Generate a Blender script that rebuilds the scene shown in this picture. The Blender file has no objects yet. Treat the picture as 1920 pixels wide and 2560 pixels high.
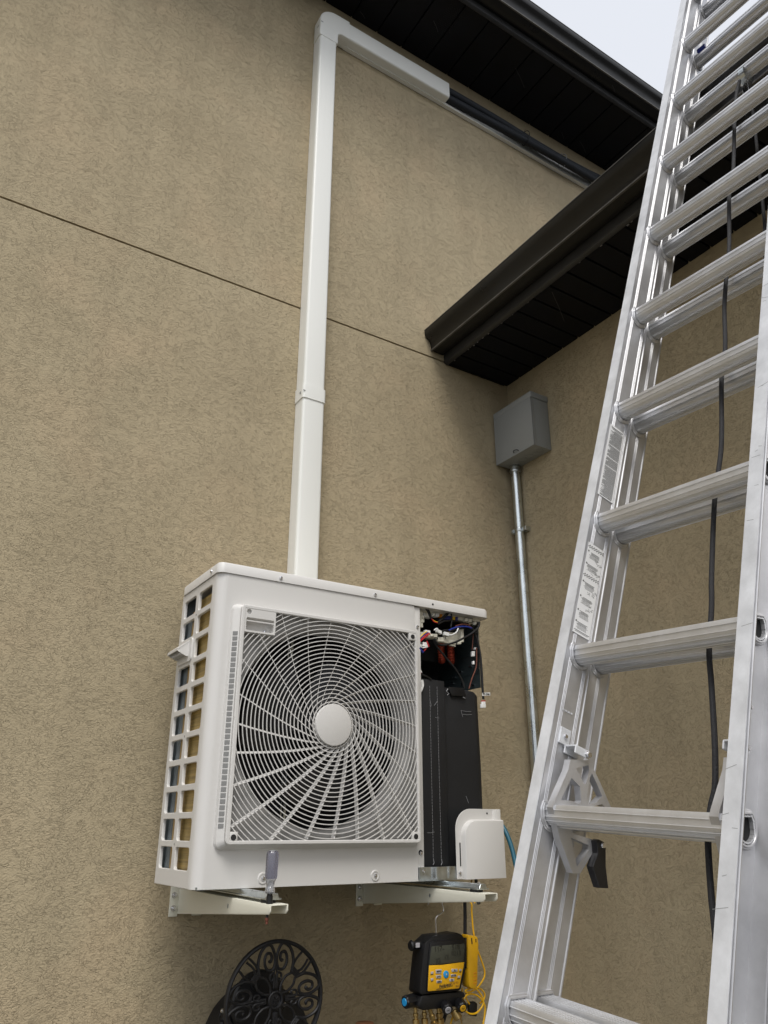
import bpy, bmesh, math, random
from mathutils import Vector, Matrix
random.seed(7)
rad = math.radians
scn = bpy.context.scene
COL = scn.collection

# ------------------------------------------------------------------ camera
F_PX, YAW, PITCH, ROLL = 1927.6, rad(32.346), rad(22.327), rad(0.053)
def cam_axes():
    cy, sy, cp, sp = math.cos(YAW), math.sin(YAW), math.cos(PITCH), math.sin(PITCH)
    f = Vector((sy*cp, cy*cp, sp)); r = Vector((cy, -sy, 0)); u = r.cross(f)
    r2 = r*math.cos(ROLL) + u*math.sin(ROLL); u2 = u*math.cos(ROLL) - r*math.sin(ROLL)
    return r2, u2, f
CR, CU, CF = cam_axes()
cd = bpy.data.cameras.new('camera'); cam = bpy.data.objects.new('camera', cd); COL.objects.link(cam)
cd.sensor_fit = 'HORIZONTAL'; cd.sensor_width = 36; cd.lens = F_PX/1920*36
cd.clip_start = 0.02; cd.clip_end = 2000
cam.matrix_world = Matrix(((CR.x, CU.x, -CF.x, 0), (CR.y, CU.y, -CF.y, 0), (CR.z, CU.z, -CF.z, 0), (0, 0, 0, 1)))
scn.camera = cam

# ------------------------------------------------------------------ light: bright overcast day
w = bpy.data.worlds.new('World'); scn.world = w; w.use_nodes = True
nt = w.node_tree; nt.nodes.clear()
SUN_EL, SUN_AZ = rad(58), rad(210)            # azimuth the light comes from, clockwise from +y
sky = nt.nodes.new('ShaderNodeTexSky'); sky.sky_type = 'NISHITA'; sky.sun_disc = False
sky.sun_elevation = SUN_EL; sky.sun_rotation = SUN_AZ; sky.air_density = 1.0; sky.dust_density = 4.0
hsv = nt.nodes.new('ShaderNodeHueSaturation'); hsv.inputs['Saturation'].default_value = 0.22
mixw = nt.nodes.new('ShaderNodeMixRGB'); mixw.inputs[0].default_value = 0.55
mixw.inputs[2].default_value = (10.3, 10.7, 11.6, 1)      # cloud layer
bg = nt.nodes.new('ShaderNodeBackground'); bg.inputs[1].default_value = 0.085
wo = nt.nodes.new('ShaderNodeOutputWorld')
nt.links.new(sky.outputs[0], hsv.inputs['Color']); nt.links.new(hsv.outputs[0], mixw.inputs[1])
nt.links.new(mixw.outputs[0], bg.inputs[0]); nt.links.new(bg.outputs[0], wo.inputs[0])
sd = bpy.data.lights.new('sun', 'SUN'); sun = bpy.data.objects.new('sun', sd); COL.objects.link(sun)
sd.energy = 1.5; sd.angle = rad(26); sd.color = (1.0, 0.965, 0.91)
ldir = Vector((math.sin(SUN_AZ)*math.cos(SUN_EL), math.cos(SUN_AZ)*math.cos(SUN_EL), math.sin(SUN_EL)))
sun.rotation_euler = ldir.to_track_quat('Z', 'Y').to_euler()
scn.view_settings.view_transform = 'Standard'; scn.view_settings.look = 'None'
scn.view_settings.exposure = 0.5; scn.view_settings.gamma = 1.0
try: scn.cycles.max_bounces = 8
except Exception: pass

# ------------------------------------------------------------------ survey helpers: a sight line met with a real plane
def ray(u, v):
    return CR*((u-960)/F_PX) + CU*(-(v-1280)/F_PX) + CF
def onY(u, v, y): r = ray(u, v); return r*(y/r.y)
def onX(u, v, x): r = ray(u, v); return r*(x/r.x)

# ------------------------------------------------------------------ materials
def mat(name, col, rough=0.5, metal=0.0, noise=0.0, nscale=8.0, bump=0.0, bscale=60.0, spec=None, alpha=None, trans=0.0, rvar=0.0, stretch=None, coat=0.0):
    m = bpy.data.materials.new(name); m.use_nodes = True
    t = m.node_tree; b = t.nodes['Principled BSDF']
    b.inputs['Base Color'].default_value = (*col, 1); b.inputs['Roughness'].default_value = rough
    b.inputs['Metallic'].default_value = metal
    if spec is not None: b.inputs['Specular IOR Level'].default_value = spec
    if trans: b.inputs['Transmission Weight'].default_value = trans
    if coat: b.inputs['Coat Weight'].default_value = coat
    tc = t.nodes.new('ShaderNodeTexCoord'); vec = tc.outputs['Object']
    if stretch:
        mp = t.nodes.new('ShaderNodeMapping'); mp.inputs['Scale'].default_value = stretch
        t.links.new(vec, mp.inputs[0]); vec = mp.outputs[0]
    if noise or rvar:
        n = t.nodes.new('ShaderNodeTexNoise'); n.inputs['Scale'].default_value = nscale; n.inputs['Detail'].default_value = 6
        n.inputs['Roughness'].default_value = 0.65
        t.links.new(vec, n.inputs['Vector'])
    if noise:
        r = t.nodes.new('ShaderNodeMapRange'); r.inputs[1].default_value = .3; r.inputs[2].default_value = .7
        r.inputs[3].default_value = 1-noise; r.inputs[4].default_value = 1+noise*.6
        mu = t.nodes.new('ShaderNodeVectorMath'); mu.operation = 'SCALE'; mu.inputs[0].default_value = col
        t.links.new(n.outputs[0], r.inputs[0]); t.links.new(r.outputs[0], mu.inputs['Scale'])
        t.links.new(mu.outputs[0], b.inputs['Base Color'])
    if rvar:
        r2 = t.nodes.new('ShaderNodeMapRange'); r2.inputs[1].default_value = .3; r2.inputs[2].default_value = .7
        r2.inputs[3].default_value = max(0.02, rough-rvar); r2.inputs[4].default_value = rough+rvar
        t.links.new(n.outputs[0], r2.inputs[0]); t.links.new(r2.outputs[0], b.inputs['Roughness'])
    if bump:
        n2 = t.nodes.new('ShaderNodeTexNoise'); n2.inputs['Scale'].default_value = bscale; n2.inputs['Detail'].default_value = 3
        bp = t.nodes.new('ShaderNodeBump'); bp.inputs['Strength'].default_value = bump; bp.inputs['Distance'].default_value = .002
        t.links.new(vec, n2.inputs['Vector']); t.links.new(n2.outputs[0], bp.inputs['Height']); t.links.new(bp.outputs[0], b.inputs['Normal'])
    return m

def stucco():
    m = bpy.data.materials.new('tan_stucco'); m.use_nodes = True
    t = m.node_tree; b = t.nodes['Principled BSDF']; b.inputs['Roughness'].default_value = .9
    b.inputs['Specular IOR Level'].default_value = .2
    N, L = t.nodes.new, t.links.new
    tc = N('ShaderNodeTexCoord')
    # warp so that trowel strokes swirl
    w1 = N('ShaderNodeTexNoise'); w1.inputs['Scale'].default_value = 5.0; w1.inputs['Detail'].default_value = 2
    L(tc.outputs['Object'], w1.inputs['Vector'])
    sub = N('ShaderNodeVectorMath'); sub.operation = 'SUBTRACT'; sub.inputs[1].default_value = (.5, .5, .5); L(w1.outputs['Color'], sub.inputs[0])
    sc = N('ShaderNodeVectorMath'); sc.operation = 'SCALE'; sc.inputs['Scale'].default_value = .10; L(sub.outputs[0], sc.inputs[0])
    ad = N('ShaderNodeVectorMath'); ad.operation = 'ADD'; L(tc.outputs['Object'], ad.inputs[0]); L(sc.outputs[0], ad.inputs[1])
    mp = N('ShaderNodeMapping'); mp.inputs['Scale'].default_value = (1, 1, 1.45); L(ad.outputs[0], mp.inputs[0])
    def groove(scale, eps, seedz):
        n = N('ShaderNodeTexNoise'); n.inputs['Scale'].default_value = scale; n.inputs['Detail'].default_value = 1.2; n.inputs['Roughness'].default_value = .45
        off = N('ShaderNodeVectorMath'); off.operation = 'ADD'; off.inputs[1].default_value = (seedz, seedz*1.7, seedz*.6)
        L(mp.outputs[0], off.inputs[0]); L(off.outputs[0], n.inputs['Vector'])
        s = N('ShaderNodeMath'); s.operation = 'SUBTRACT'; s.inputs[1].default_value = .5; L(n.outputs[0], s.inputs[0])
        a = N('ShaderNodeMath'); a.operation = 'ABSOLUTE'; L(s.outputs[0], a.inputs[0])
        r = N('ShaderNodeMapRange'); r.interpolation_type = 'SMOOTHSTEP'; r.inputs[1].default_value = 0; r.inputs[2].default_value = eps
        L(a.outputs[0], r.inputs[0])
        mk = N('ShaderNodeTexNoise'); mk.inputs['Scale'].default_value = scale*.55; mk.inputs['Detail'].default_value = 2
        off2 = N('ShaderNodeVectorMath'); off2.operation = 'ADD'; off2.inputs[1].default_value = (seedz*3.1, 9, seedz)
        L(mp.outputs[0], off2.inputs[0]); L(off2.outputs[0], mk.inputs['Vector'])
        rm = N('ShaderNodeMapRange'); rm.inputs[1].default_value = .44; rm.inputs[2].default_value = .54; L(mk.outputs[0], rm.inputs[0])
        mx = N('ShaderNodeMath'); mx.operation = 'MAXIMUM'; L(r.outputs[0], mx.inputs[0]); L(rm.outputs[0], mx.inputs[1])
        return mx.outputs[0]
    g1 = groove(64, .019, 1.3); g2 = groove(100, .024, 7.7); g3 = groove(50, .013, 3.1)
    m1 = N('ShaderNodeMath'); m1.operation = 'MULTIPLY'; L(g1, m1.inputs[0]); L(g2, m1.inputs[1])
    m2 = N('ShaderNodeMath'); m2.operation = 'MULTIPLY'; L(m1.outputs[0], m2.inputs[0]); L(g3, m2.inputs[1])
    fine = N('ShaderNodeTexNoise'); fine.inputs['Scale'].default_value = 210; fine.inputs['Detail'].default_value = 2; L(tc.outputs['Object'], fine.inputs['Vector'])
    med = N('ShaderNodeTexNoise'); med.inputs['Scale'].default_value = 85; med.inputs['Detail'].default_value = 4; L(mp.outputs[0], med.inputs['Vector'])
    h1 = N('ShaderNodeMath'); h1.operation = 'MULTIPLY_ADD'; h1.inputs[1].default_value = .85; L(fine.outputs[0], h1.inputs[0])
    gd = N('ShaderNodeMath'); gd.operation = 'MULTIPLY'; gd.inputs[1].default_value = .62; L(m2.outputs[0], gd.inputs[0]); L(gd.outputs[0], h1.inputs[2])
    h2 = N('ShaderNodeMath'); h2.operation = 'MULTIPLY_ADD'; h2.inputs[1].default_value = .65; L(med.outputs[0], h2.inputs[0]); L(h1.outputs[0], h2.inputs[2])
    bp = N('ShaderNodeBump'); bp.inputs['Strength'].default_value = 1.0; bp.inputs['Distance'].default_value = .0023
    L(h2.outputs[0], bp.inputs['Height']); L(bp.outputs[0], b.inputs['Normal'])
    big = N('ShaderNodeTexNoise'); big.inputs['Scale'].default_value = 2.2; big.inputs['Detail'].default_value = 5; L(tc.outputs['Object'], big.inputs['Vector'])
    cr = N('ShaderNodeValToRGB'); cr.color_ramp.elements[0].position = .3; cr.color_ramp.elements[1].position = .72
    cr.color_ramp.elements[0].color = STUCCO_A; cr.color_ramp.elements[1].color = STUCCO_B
    L(big.outputs[0], cr.inputs[0])
    pk = N('ShaderNodeTexNoise'); pk.inputs['Scale'].default_value = 3.4; pk.inputs['Detail'].default_value = 3
    po = N('ShaderNodeVectorMath'); po.operation = 'ADD'; po.inputs[1].default_value = (13, 5, 2); L(tc.outputs['Object'], po.inputs[0]); L(po.outputs[0], pk.inputs['Vector'])
    pr = N('ShaderNodeMapRange'); pr.inputs[1].default_value = .5; pr.inputs[2].default_value = .75; pr.inputs[4].default_value = .75; L(pk.outputs[0], pr.inputs[0])
    pm = N('ShaderNodeMixRGB'); pm.inputs[2].default_value = (.465, .370, .240, 1); L(pr.outputs[0], pm.inputs[0]); L(cr.outputs[0], pm.inputs[1])
    # faint vertical run-off streaks
    sm = N('ShaderNodeMapping'); sm.inputs['Scale'].default_value = (9, 9, .35); L(tc.outputs['Object'], sm.inputs[0])
    sn = N('ShaderNodeTexNoise'); sn.inputs['Scale'].default_value = 1.0; sn.inputs['Detail'].default_value = 4; L(sm.outputs[0], sn.inputs['Vector'])
    sr = N('ShaderNodeMapRange'); sr.inputs[1].default_value = .45; sr.inputs[2].default_value = .8; sr.inputs[3].default_value = 1.0; sr.inputs[4].default_value = .88; L(sn.outputs[0], sr.inputs[0])
    ss = N('ShaderNodeVectorMath'); ss.operation = 'SCALE'; L(pm.outputs[0], ss.inputs[0]); L(sr.outputs[0], ss.inputs['Scale'])
    # grooves darkened in colour: painted crease shade with a little grime
    gr = N('ShaderNodeMapRange'); gr.inputs[3].default_value = .90; gr.inputs[4].default_value = 1.0; L(m2.outputs[0], gr.inputs[0])
    mu = N('ShaderNodeVectorMath'); mu.operation = 'SCALE'; L(ss.outputs[0], mu.inputs[0]); L(gr.outputs[0], mu.inputs['Scale'])
    L(mu.outputs[0], b.inputs['Base Color'])
    return m
STUCCO_A = (.392, .324, .210, 1); STUCCO_B = (.452, .376, .248, 1)

M = {}
M['stucco'] = stucco()
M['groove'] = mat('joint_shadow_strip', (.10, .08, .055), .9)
M['white'] = mat('off_white_powder_coat', (.67, .655, .63), .42, bump=.12, bscale=900, noise=.02, nscale=3)
M['cream'] = mat('cream_powder_coat', (.76, .74, .63), .4, bump=.1, bscale=700, noise=.03, nscale=5)
M['pvc'] = mat('white_pvc', (.83, .83, .785), .38, noise=.03, nscale=3, stretch=(1, 1, .2), bump=.05, bscale=40)
M['soffit'] = mat('black_vented_soffit', (.006, .0065, .009), .55, noise=.6, nscale=5, rvar=.12, spec=.18)
M['gutter'] = mat('dark_bronze_gutter', (.0125, .0118, .0108), .33, spec=.34, noise=.15, nscale=5, rvar=.08)
M['bead'] = mat('pale_gutter_edge', (.10, .094, .085), .5, noise=.3, nscale=20)
M['slot'] = mat('shadowed_slot_grey', (.22, .22, .215), .7)
M['scratch'] = mat('dull_scratch', (.055, .055, .06), .7)
M['fascia'] = mat('dusty_dark_fascia', (.026, .026, .026), .5, noise=.3, nscale=12)
M['roof'] = mat('charcoal_shingles', (.05, .05, .052), .9, noise=.4, nscale=14, bump=.5, bscale=40)
M['alu'] = mat('mill_aluminium', (.60, .60, .615), .44, .66, noise=.18, nscale=9, rvar=.1, stretch=(1.0, 1.0, 1.0))
M['alu_rung'] = mat('rung_aluminium', (.70, .705, .72), .38, .62, noise=.10, nscale=16, rvar=.08)
M['alu_flange'] = mat('bright_aluminium', (.70, .715, .745), .5, .2, noise=.2, nscale=14, rvar=.1)
M['galv'] = mat('galvanised_steel', (.62, .66, .67), .34, 1.0, noise=.22, nscale=30, rvar=.12)
M['zinc'] = mat('zinc_screw', (.72, .72, .74), .25, 1.0)
M['conduit'] = mat('galvanised_conduit', (.70, .75, .76), .3, 1.0, noise=.25, nscale=12, rvar=.1)
M['boxgrey'] = mat('grey_enamel', (.27, .28, .275), .45, bump=.15, bscale=500, noise=.05, nscale=4)
M['black'] = mat('black_rubber', (.007, .007, .008), .5, bump=.1, bscale=200)
M['foam'] = mat('black_foam_insulation', (.009, .012, .017), .7, noise=.3, nscale=20, bump=.3, bscale=120)
M['felt'] = mat('black_sound_jacket', (.010, .0105, .012), .62, noise=.3, nscale=9, bump=.25, bscale=80)
M['chalk'] = mat('pale_scuff', (.30, .30, .31), .8)
M['thread'] = mat('grey_thread', (.22, .22, .23), .8)
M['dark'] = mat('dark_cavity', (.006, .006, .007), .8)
M['fan'] = mat('dark_grey_fan_plastic', (.012, .012, .014), .4)
M['shroud'] = mat('grey_inner_panel', (.36, .355, .345), .5)
M['inner'] = mat('grille_shade_grey', (.31, .305, .295), .5)
M['coil'] = mat('gilded_coil_fins', (.46, .34, .12), .38, .75, noise=.45, nscale=6, stretch=(1, 1, 26))
M['copper'] = mat('copper_tube', (.75, .38, .18), .3, 1.0)
M['steelgrey'] = mat('blue_grey_steel', (.24, .27, .28), .42, .3, noise=.1, nscale=5)
M['plate'] = mat('dark_green_steel_plate', (.075, .10, .105), .4, .5, noise=.1, nscale=6)
M['ivory'] = mat('ivory_plastic', (.72, .69, .58), .5)
M['wplastic'] = mat('white_plastic', (.85, .85, .83), .4)
M['red'] = mat('red_wire', (.55, .02, .03), .4)
M['blue'] = mat('blue_wire', (.02, .04, .28), .4)
M['yellow'] = mat('yellow_wire', (.85, .55, .02), .4)
M['brown'] = mat('brown_wire', (.16, .05, .03), .5)
M['orange'] = mat('orange_part', (.75, .25, .02), .5)
M['toroid'] = mat('enamelled_copper_winding', (.42, .06, .03), .35, .4, bump=.8, bscale=400)
M['tool'] = mat('smoky_clear_handle', (.32, .32, .40), .10, trans=.8)
M['toolclear'] = mat('clear_plastic', (.75, .76, .80), .08, trans=.8)
M['iron'] = mat('black_cast_iron', (.009, .009, .011), .48, bump=.3, bscale=150)
M['gblack'] = mat('black_moulded_case', (.005, .005, .006), .42, bump=.15, bscale=120)
M['gyel'] = mat('yellow_moulded_plastic', (.78, .42, .01), .42, noise=.06, nscale=30)
M['screen'] = mat('unlit_lcd', (.055, .058, .045), .18)
M['lcdink'] = mat('lcd_segments', (.018, .018, .015), .3)
M['ink'] = mat('black_print', (.02, .02, .02), .6)
M['print'] = mat('small_print', (.13, .13, .13), .6)
M['key'] = mat('grey_rubber_key', (.42, .41, .43), .5)
M['keyblue'] = mat('blue_key', (.02, .28, .60), .3)
M['brass'] = mat('aged_brass', (.52, .37, .15), .36, 1.0, noise=.25, nscale=60)
M['teal'] = mat('teal_hose', (.022, .13, .19), .45)
M['cordy'] = mat('yellow_cord', (.85, .48, .01), .42)
M['rope'] = mat('black_braided_rope', (.018, .018, .021), .75, bump=1.0, bscale=260)
M['sticker'] = mat('white_sticker', (.80, .80, .80), .4)
M['terracotta'] = mat('terracotta', (.36, .16, .08), .7)
M['ground'] = mat('concrete_ground', (.09, .09, .075), .9, noise=.25, nscale=2, bump=.5, bscale=30)
M['lever'] = mat('black_lever_plastic', (.012, .012, .014), .4)

# ------------------------------------------------------------------ mesh helpers
class MB:
    def __init__(s): s.v = []; s.f = []
    def add(s, vs, fs):
        o = len(s.v); s.v += [Vector(a) for a in vs]; s.f += [tuple(o+i for i in f) for f in fs]; return s
    def box(s, a, b):
        x0, x1 = sorted((a[0], b[0])); y0, y1 = sorted((a[1], b[1])); z0, z1 = sorted((a[2], b[2]))
        return s.add([(x0,y0,z0),(x1,y0,z0),(x1,y1,z0),(x0,y1,z0),(x0,y0,z1),(x1,y0,z1),(x1,y1,z1),(x0,y1,z1)],
                     [(0,3,2,1),(4,5,6,7),(0,1,5,4),(1,2,6,5),(2,3,7,6),(3,0,4,7)])
    def obox(s, c, ax, ay, az):      # centre and half-extent vectors
        c, ax, ay, az = map(Vector, (c, ax, ay, az)); vs = []
        for k in (-1, 1):
            for i, j in ((-1,-1),(1,-1),(1,1),(-1,1)): vs.append(c+ax*i+ay*j+az*k)
        return s.add(vs, [(0,3,2,1),(4,5,6,7),(0,1,5,4),(1,2,6,5),(2,3,7,6),(3,0,4,7)])
    def loft(s, rings, closed=True, caps=True):
        n = len(rings[0]); vs = [p for r in rings for p in r]; fs = []
        for i in range(len(rings)-1):
            for j in range(n if closed else n-1):
                k = (j+1) % n; fs.append((i*n+j, i*n+k, (i+1)*n+k, (i+1)*n+j))
        if caps and closed: fs.append(tuple(range(n-1, -1, -1))); fs.append(tuple((len(rings)-1)*n+j for j in range(n)))
        return s.add(vs, fs)
    def prism(s, prof, p0, p1, ax, ay, caps=True):   # 2D profile swept straight from p0 to p1
        p0, p1, ax, ay = map(Vector, (p0, p1, ax, ay))
        return s.loft([[p + ax*a + ay*b for a, b in prof] for p in (p0, p1)], caps=caps)
    def tube(s, pts, r, n=8, smooth=0, caps=True, closed=False, rz=None):
        pts = [Vector(p) for p in pts]
        if smooth: pts = catmull(pts, smooth)
        rs = r if isinstance(r, (list, tuple)) else [r]*len(pts)
        if len(rs) != len(pts): rs = [rs[0]]*len(pts)
        rings = []; up = None; m = len(pts)
        for i, p in enumerate(pts):
            a = pts[(i-1) % m] if (closed or i > 0) else p; b = pts[(i+1) % m] if (closed or i < m-1) else p
            t = (b-a).normalized() if (b-a).length > 1e-9 else Vector((0, 0, 1))
            if up is None: up = t.orthogonal().normalized()
            up = (up - t*up.dot(t)); up = up.normalized() if up.length > 1e-6 else t.orthogonal().normalized()
            q = t.cross(up)
            rings.append([p + (up*math.cos(k*2*math.pi/n) + q*math.sin(k*2*math.pi/n))*rs[i] for k in range(n)])
        if closed: rings.append(rings[0])
        return s.loft(rings, caps=caps and not closed)
    def cyl(s, p0, p1, r, n=20): return s.tube([p0, p1], r, n)
    def lathe(s, base, axis, prof, n=20):            # prof: (distance along axis, radius)
        base = Vector(base); axis = Vector(axis).normalized(); u = axis.orthogonal().normalized(); v = axis.cross(u)
        return s.loft([[base + axis*h + (u*math.cos(k*2*math.pi/n)+v*math.sin(k*2*math.pi/n))*r for k in range(n)] for h, r in prof])
    def build(s, name, m, parent=None, smooth=False, bevel=0, seg=2):
        me = bpy.data.meshes.new(name); me.from_pydata([tuple(v) for v in s.v], [], s.f)
        bm = bmesh.new(); bm.from_mesh(me)
        bmesh.ops.recalc_face_normals(bm, faces=bm.faces)
        if bevel:
            es = [e for e in bm.edges if len(e.link_faces) == 2 and e.calc_face_angle(0) > .5]
            bmesh.ops.bevel(bm, geom=es, offset=bevel, segments=seg, affect='EDGES', profile=.5, clamp_overlap=True)
        bm.to_mesh(me); bm.free()
        me.materials.append(M[m])
        if smooth or bevel: shade(me)
        o = bpy.data.objects.new(name, me); COL.objects.link(o)
        if parent: o.parent = parent
        return o
def shade(me, ang=.6):
    for p in me.polygons: p.use_smooth = True
    try: me.set_sharp_from_angle(angle=ang)
    except Exception: pass
def catmull(P, k):
    out = []; n = len(P)
    for i in range(n-1):
        a = P[max(i-1, 0)]; b = P[i]; c = P[i+1]; d = P[min(i+2, n-1)]
        for j in range(k):
            t = j/k
            out.append(.5*((2*b)+(c-a)*t+(2*a-5*b+4*c-d)*t*t+(3*b-a-3*c+d)*t**3))
    out.append(P[-1]); return out
def rrect(x0, y0, x1, y1, r, n=5):
    pts = []
    for cx, cy, a0 in ((x1-r, y0+r, -90), (x1-r, y1-r, 0), (x0+r, y1-r, 90), (x0+r, y0+r, 180)):
        for k in range(n+1):
            a = rad(a0 + 90*k/n); pts.append((cx+r*math.cos(a), cy+r*math.sin(a)))
    return pts
def circ(cx, cy, r, n=20): return [(cx+r*math.cos(2*math.pi*k/n), cy+r*math.sin(2*math.pi*k/n)) for k in range(n)]
def flat(name, outer, holes, depth, m, parent, O, ax, ay, bevel=0.0):
    """sheet with holes: outline in (a, b) carried to O + ax*a + ay*b, thickness depth either side of nothing: from O towards ax x ay"""
    cu = bpy.data.curves.new(name, 'CURVE'); cu.dimensions = '2D'; cu.fill_mode = 'BOTH'
    for ring in [outer]+holes:
        sp = cu.splines.new('POLY'); sp.points.add(len(ring)-1)
        for i, (a, b) in enumerate(ring): sp.points[i].co = (a, b, 0, 1)
        sp.use_cyclic_u = True
    cu.extrude = max(depth/2-bevel, 1e-5); cu.bevel_depth = bevel; cu.bevel_resolution = 2
    if bevel: cu.offset = -bevel
    tmp = bpy.data.objects.new('tmp', cu); COL.objects.link(tmp)
    dg = bpy.context.evaluated_depsgraph_get(); dg.update()
    me = bpy.data.meshes.new_from_object(tmp.evaluated_get(dg)); bpy.data.objects.remove(tmp)
    ax, ay = Vector(ax), Vector(ay); az = ax.cross(ay).normalized(); O = Vector(O)
    for v in me.vertices:
        v.co = O + ax*v.co.x + ay*v.co.y + az*(v.co.z + depth/2)
    me.materials.clear(); me.materials.append(M[m]); shade(me, .5)
    bm = bmesh.new(); bm.from_mesh(me); bmesh.ops.recalc_face_normals(bm, faces=bm.faces); bm.to_mesh(me); bm.free()
    o = bpy.data.objects.new(name, me); COL.objects.link(o); me.name = name
    if parent: o.parent = parent
    return o
def text(name, s, size, O, ax, ay, m, parent, depth=.0004, bold=0.0, shear=0.0):
    cu = bpy.data.curves.new(name, 'FONT'); cu.body = s; cu.size = size; cu.extrude = depth; cu.offset = bold; cu.shear = shear
    cu.align_x = 'CENTER'; cu.align_y = 'CENTER'; cu.resolution_u = 2
    tmp = bpy.data.objects.new('tmp', cu); COL.objects.link(tmp)
    dg = bpy.context.evaluated_depsgraph_get(); dg.update()
    me = bpy.data.meshes.new_from_object(tmp.evaluated_get(dg)); bpy.data.objects.remove(tmp)
    ax, ay = Vector(ax).normalized(), Vector(ay).normalized(); az = ax.cross(ay); O = Vector(O)
    for v in me.vertices: v.co = O + ax*v.co.x + ay*v.co.y + az*v.co.z
    me.materials.clear(); me.materials.append(M[m]); me.name = name
    o = bpy.data.objects.new(name, me); COL.objects.link(o)
    if parent: o.parent = parent
    return o
def tag(o, label=None, cat=None, group=None, kind=None):
    if label: o['label'] = label
    if cat: o['category'] = cat
    if group: o['group'] = group
    if kind: o['kind'] = kind
    return o
def thing(name, label, cat, loc=(0, 0, 0), group=None):
    o = bpy.data.objects.new(name, None); COL.objects.link(o); o.empty_display_size = .1
    return tag(o, label, cat, group)
def rebase(root, loc):
    """move a finished thing's Empty to its base, keeping its parts where they are"""
    loc = Vector(loc); root.location = loc
    for c in root.children: c.matrix_parent_inverse = Matrix.Translation(-loc)
def screw(p, nrm, r, parent, m='zinc', name='screw', washer=0):
    p = Vector(p); nrm = Vector(nrm).normalized(); b = MB()
    if washer: b.lathe(p, nrm, [(0, washer), (.0012, washer)], 20)
    b.lathe(p, nrm, [(0, r), (r*.5, r*.98), (r*.8, r*.8), (r*.95, r*.35)], 12)
    return b.build(name, m, parent, smooth=True)

# ------------------------------------------------------------------ the place
D, XB = 2.572, 2.38           # long wall plane, side wall plane
GZ = -1.65                    # ground
SA, SB = 4.18, 2.117          # soffit heights: upper roof, lower roof
g = MB().add([(-400,-400,GZ),(400,-400,GZ),(400,400,GZ),(-400,400,GZ)], [(0,1,2,3)]).build('ground', 'ground'); tag(g, kind='structure')

house = thing('house', 'tan stucco house with black soffits and dark bronze gutters meeting in a corner', 'house')
zj = 2.126
prof = [(0, GZ), (0, zj-.0045), (.012, zj-.0045), (.012, zj+.0045), (0, zj+.0045), (0, SA+.1), (.25, SA+.1), (.25, GZ)]
b = MB(); b.prism(prof, (-7, D, 0), (9, D, 0), (0, 1, 0), (0, 0, 1)); b.build('wall', 'stucco', house)
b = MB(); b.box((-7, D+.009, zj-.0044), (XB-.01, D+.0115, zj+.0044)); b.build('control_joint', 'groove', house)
b = MB(); b.box((XB, -6, GZ), (XB+.25, D-.001, SB+.12)); b.build('wall', 'stucco', house)

def soffit_panel(p_in, out_dir, run_dir, width, a0, a1, z, pitch, parent, vented):
    """ribbed soffit: boards run from wall to fascia, v-groove every board"""
    b = MB(); out = Vector(out_dir); run = Vector(run_dir); P = Vector(p_in)
    a = a0; 
    while a < a1:
        e = min(a+pitch, a1); g_ = .008
        p = P + run*a; q = P + run*(e-g_)
        b.obox((p+q)/2 + out*width/2 + Vector((0, 0, .006)), (q-p)/2, out*width/2, (0, 0, .006))
        a += pitch
    b.obox(P + run*(a0+a1)/2 + out*width/2 + Vector((0, 0, .02)), run*(a1-a0)/2, out*width/2, (0, 0, .006))
    return b.build('soffit', 'soffit', parent, bevel=.0015, seg=1)
def vents(P, out, run, c, z, w_, l_, parent):
    b = MB(); out = Vector(out); run = Vector(run)
    for i in range(30):
        for j in range(9):
            q = Vector(P) + out*(.03+i*l_/30) + run*(c+(j+.5*(i % 2))*w_/9)
            b.obox(q+Vector((0, 0, -.0008)), out*.003, run*.0016, (0, 0, .0006))
    return b.build('vent_slots', 'dark', parent)
WA, WB = .40, .383
sa = soffit_panel((0, D, SA), (0, -1, 0), (1, 0, 0), WA, -7, 9, SA, .165, house, True)
vents((0, D, SA), (0, -1, 0), (1, 0, 0), 1.83, SA, .10, .34, sa)
sb = soffit_panel((XB, D-.002, SB), (-1, 0, 0), (0, -1, 0), WB, 0, 7, SB, .102, house, True)
vents((XB, D, SB), (-1, 0, 0), (0, -1, 0), .42, SB, .09, .33, sb)
vents((XB, D, SB), (-1, 0, 0), (0, -1, 0), 1.85, SB, .09, .33, sb)
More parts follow.
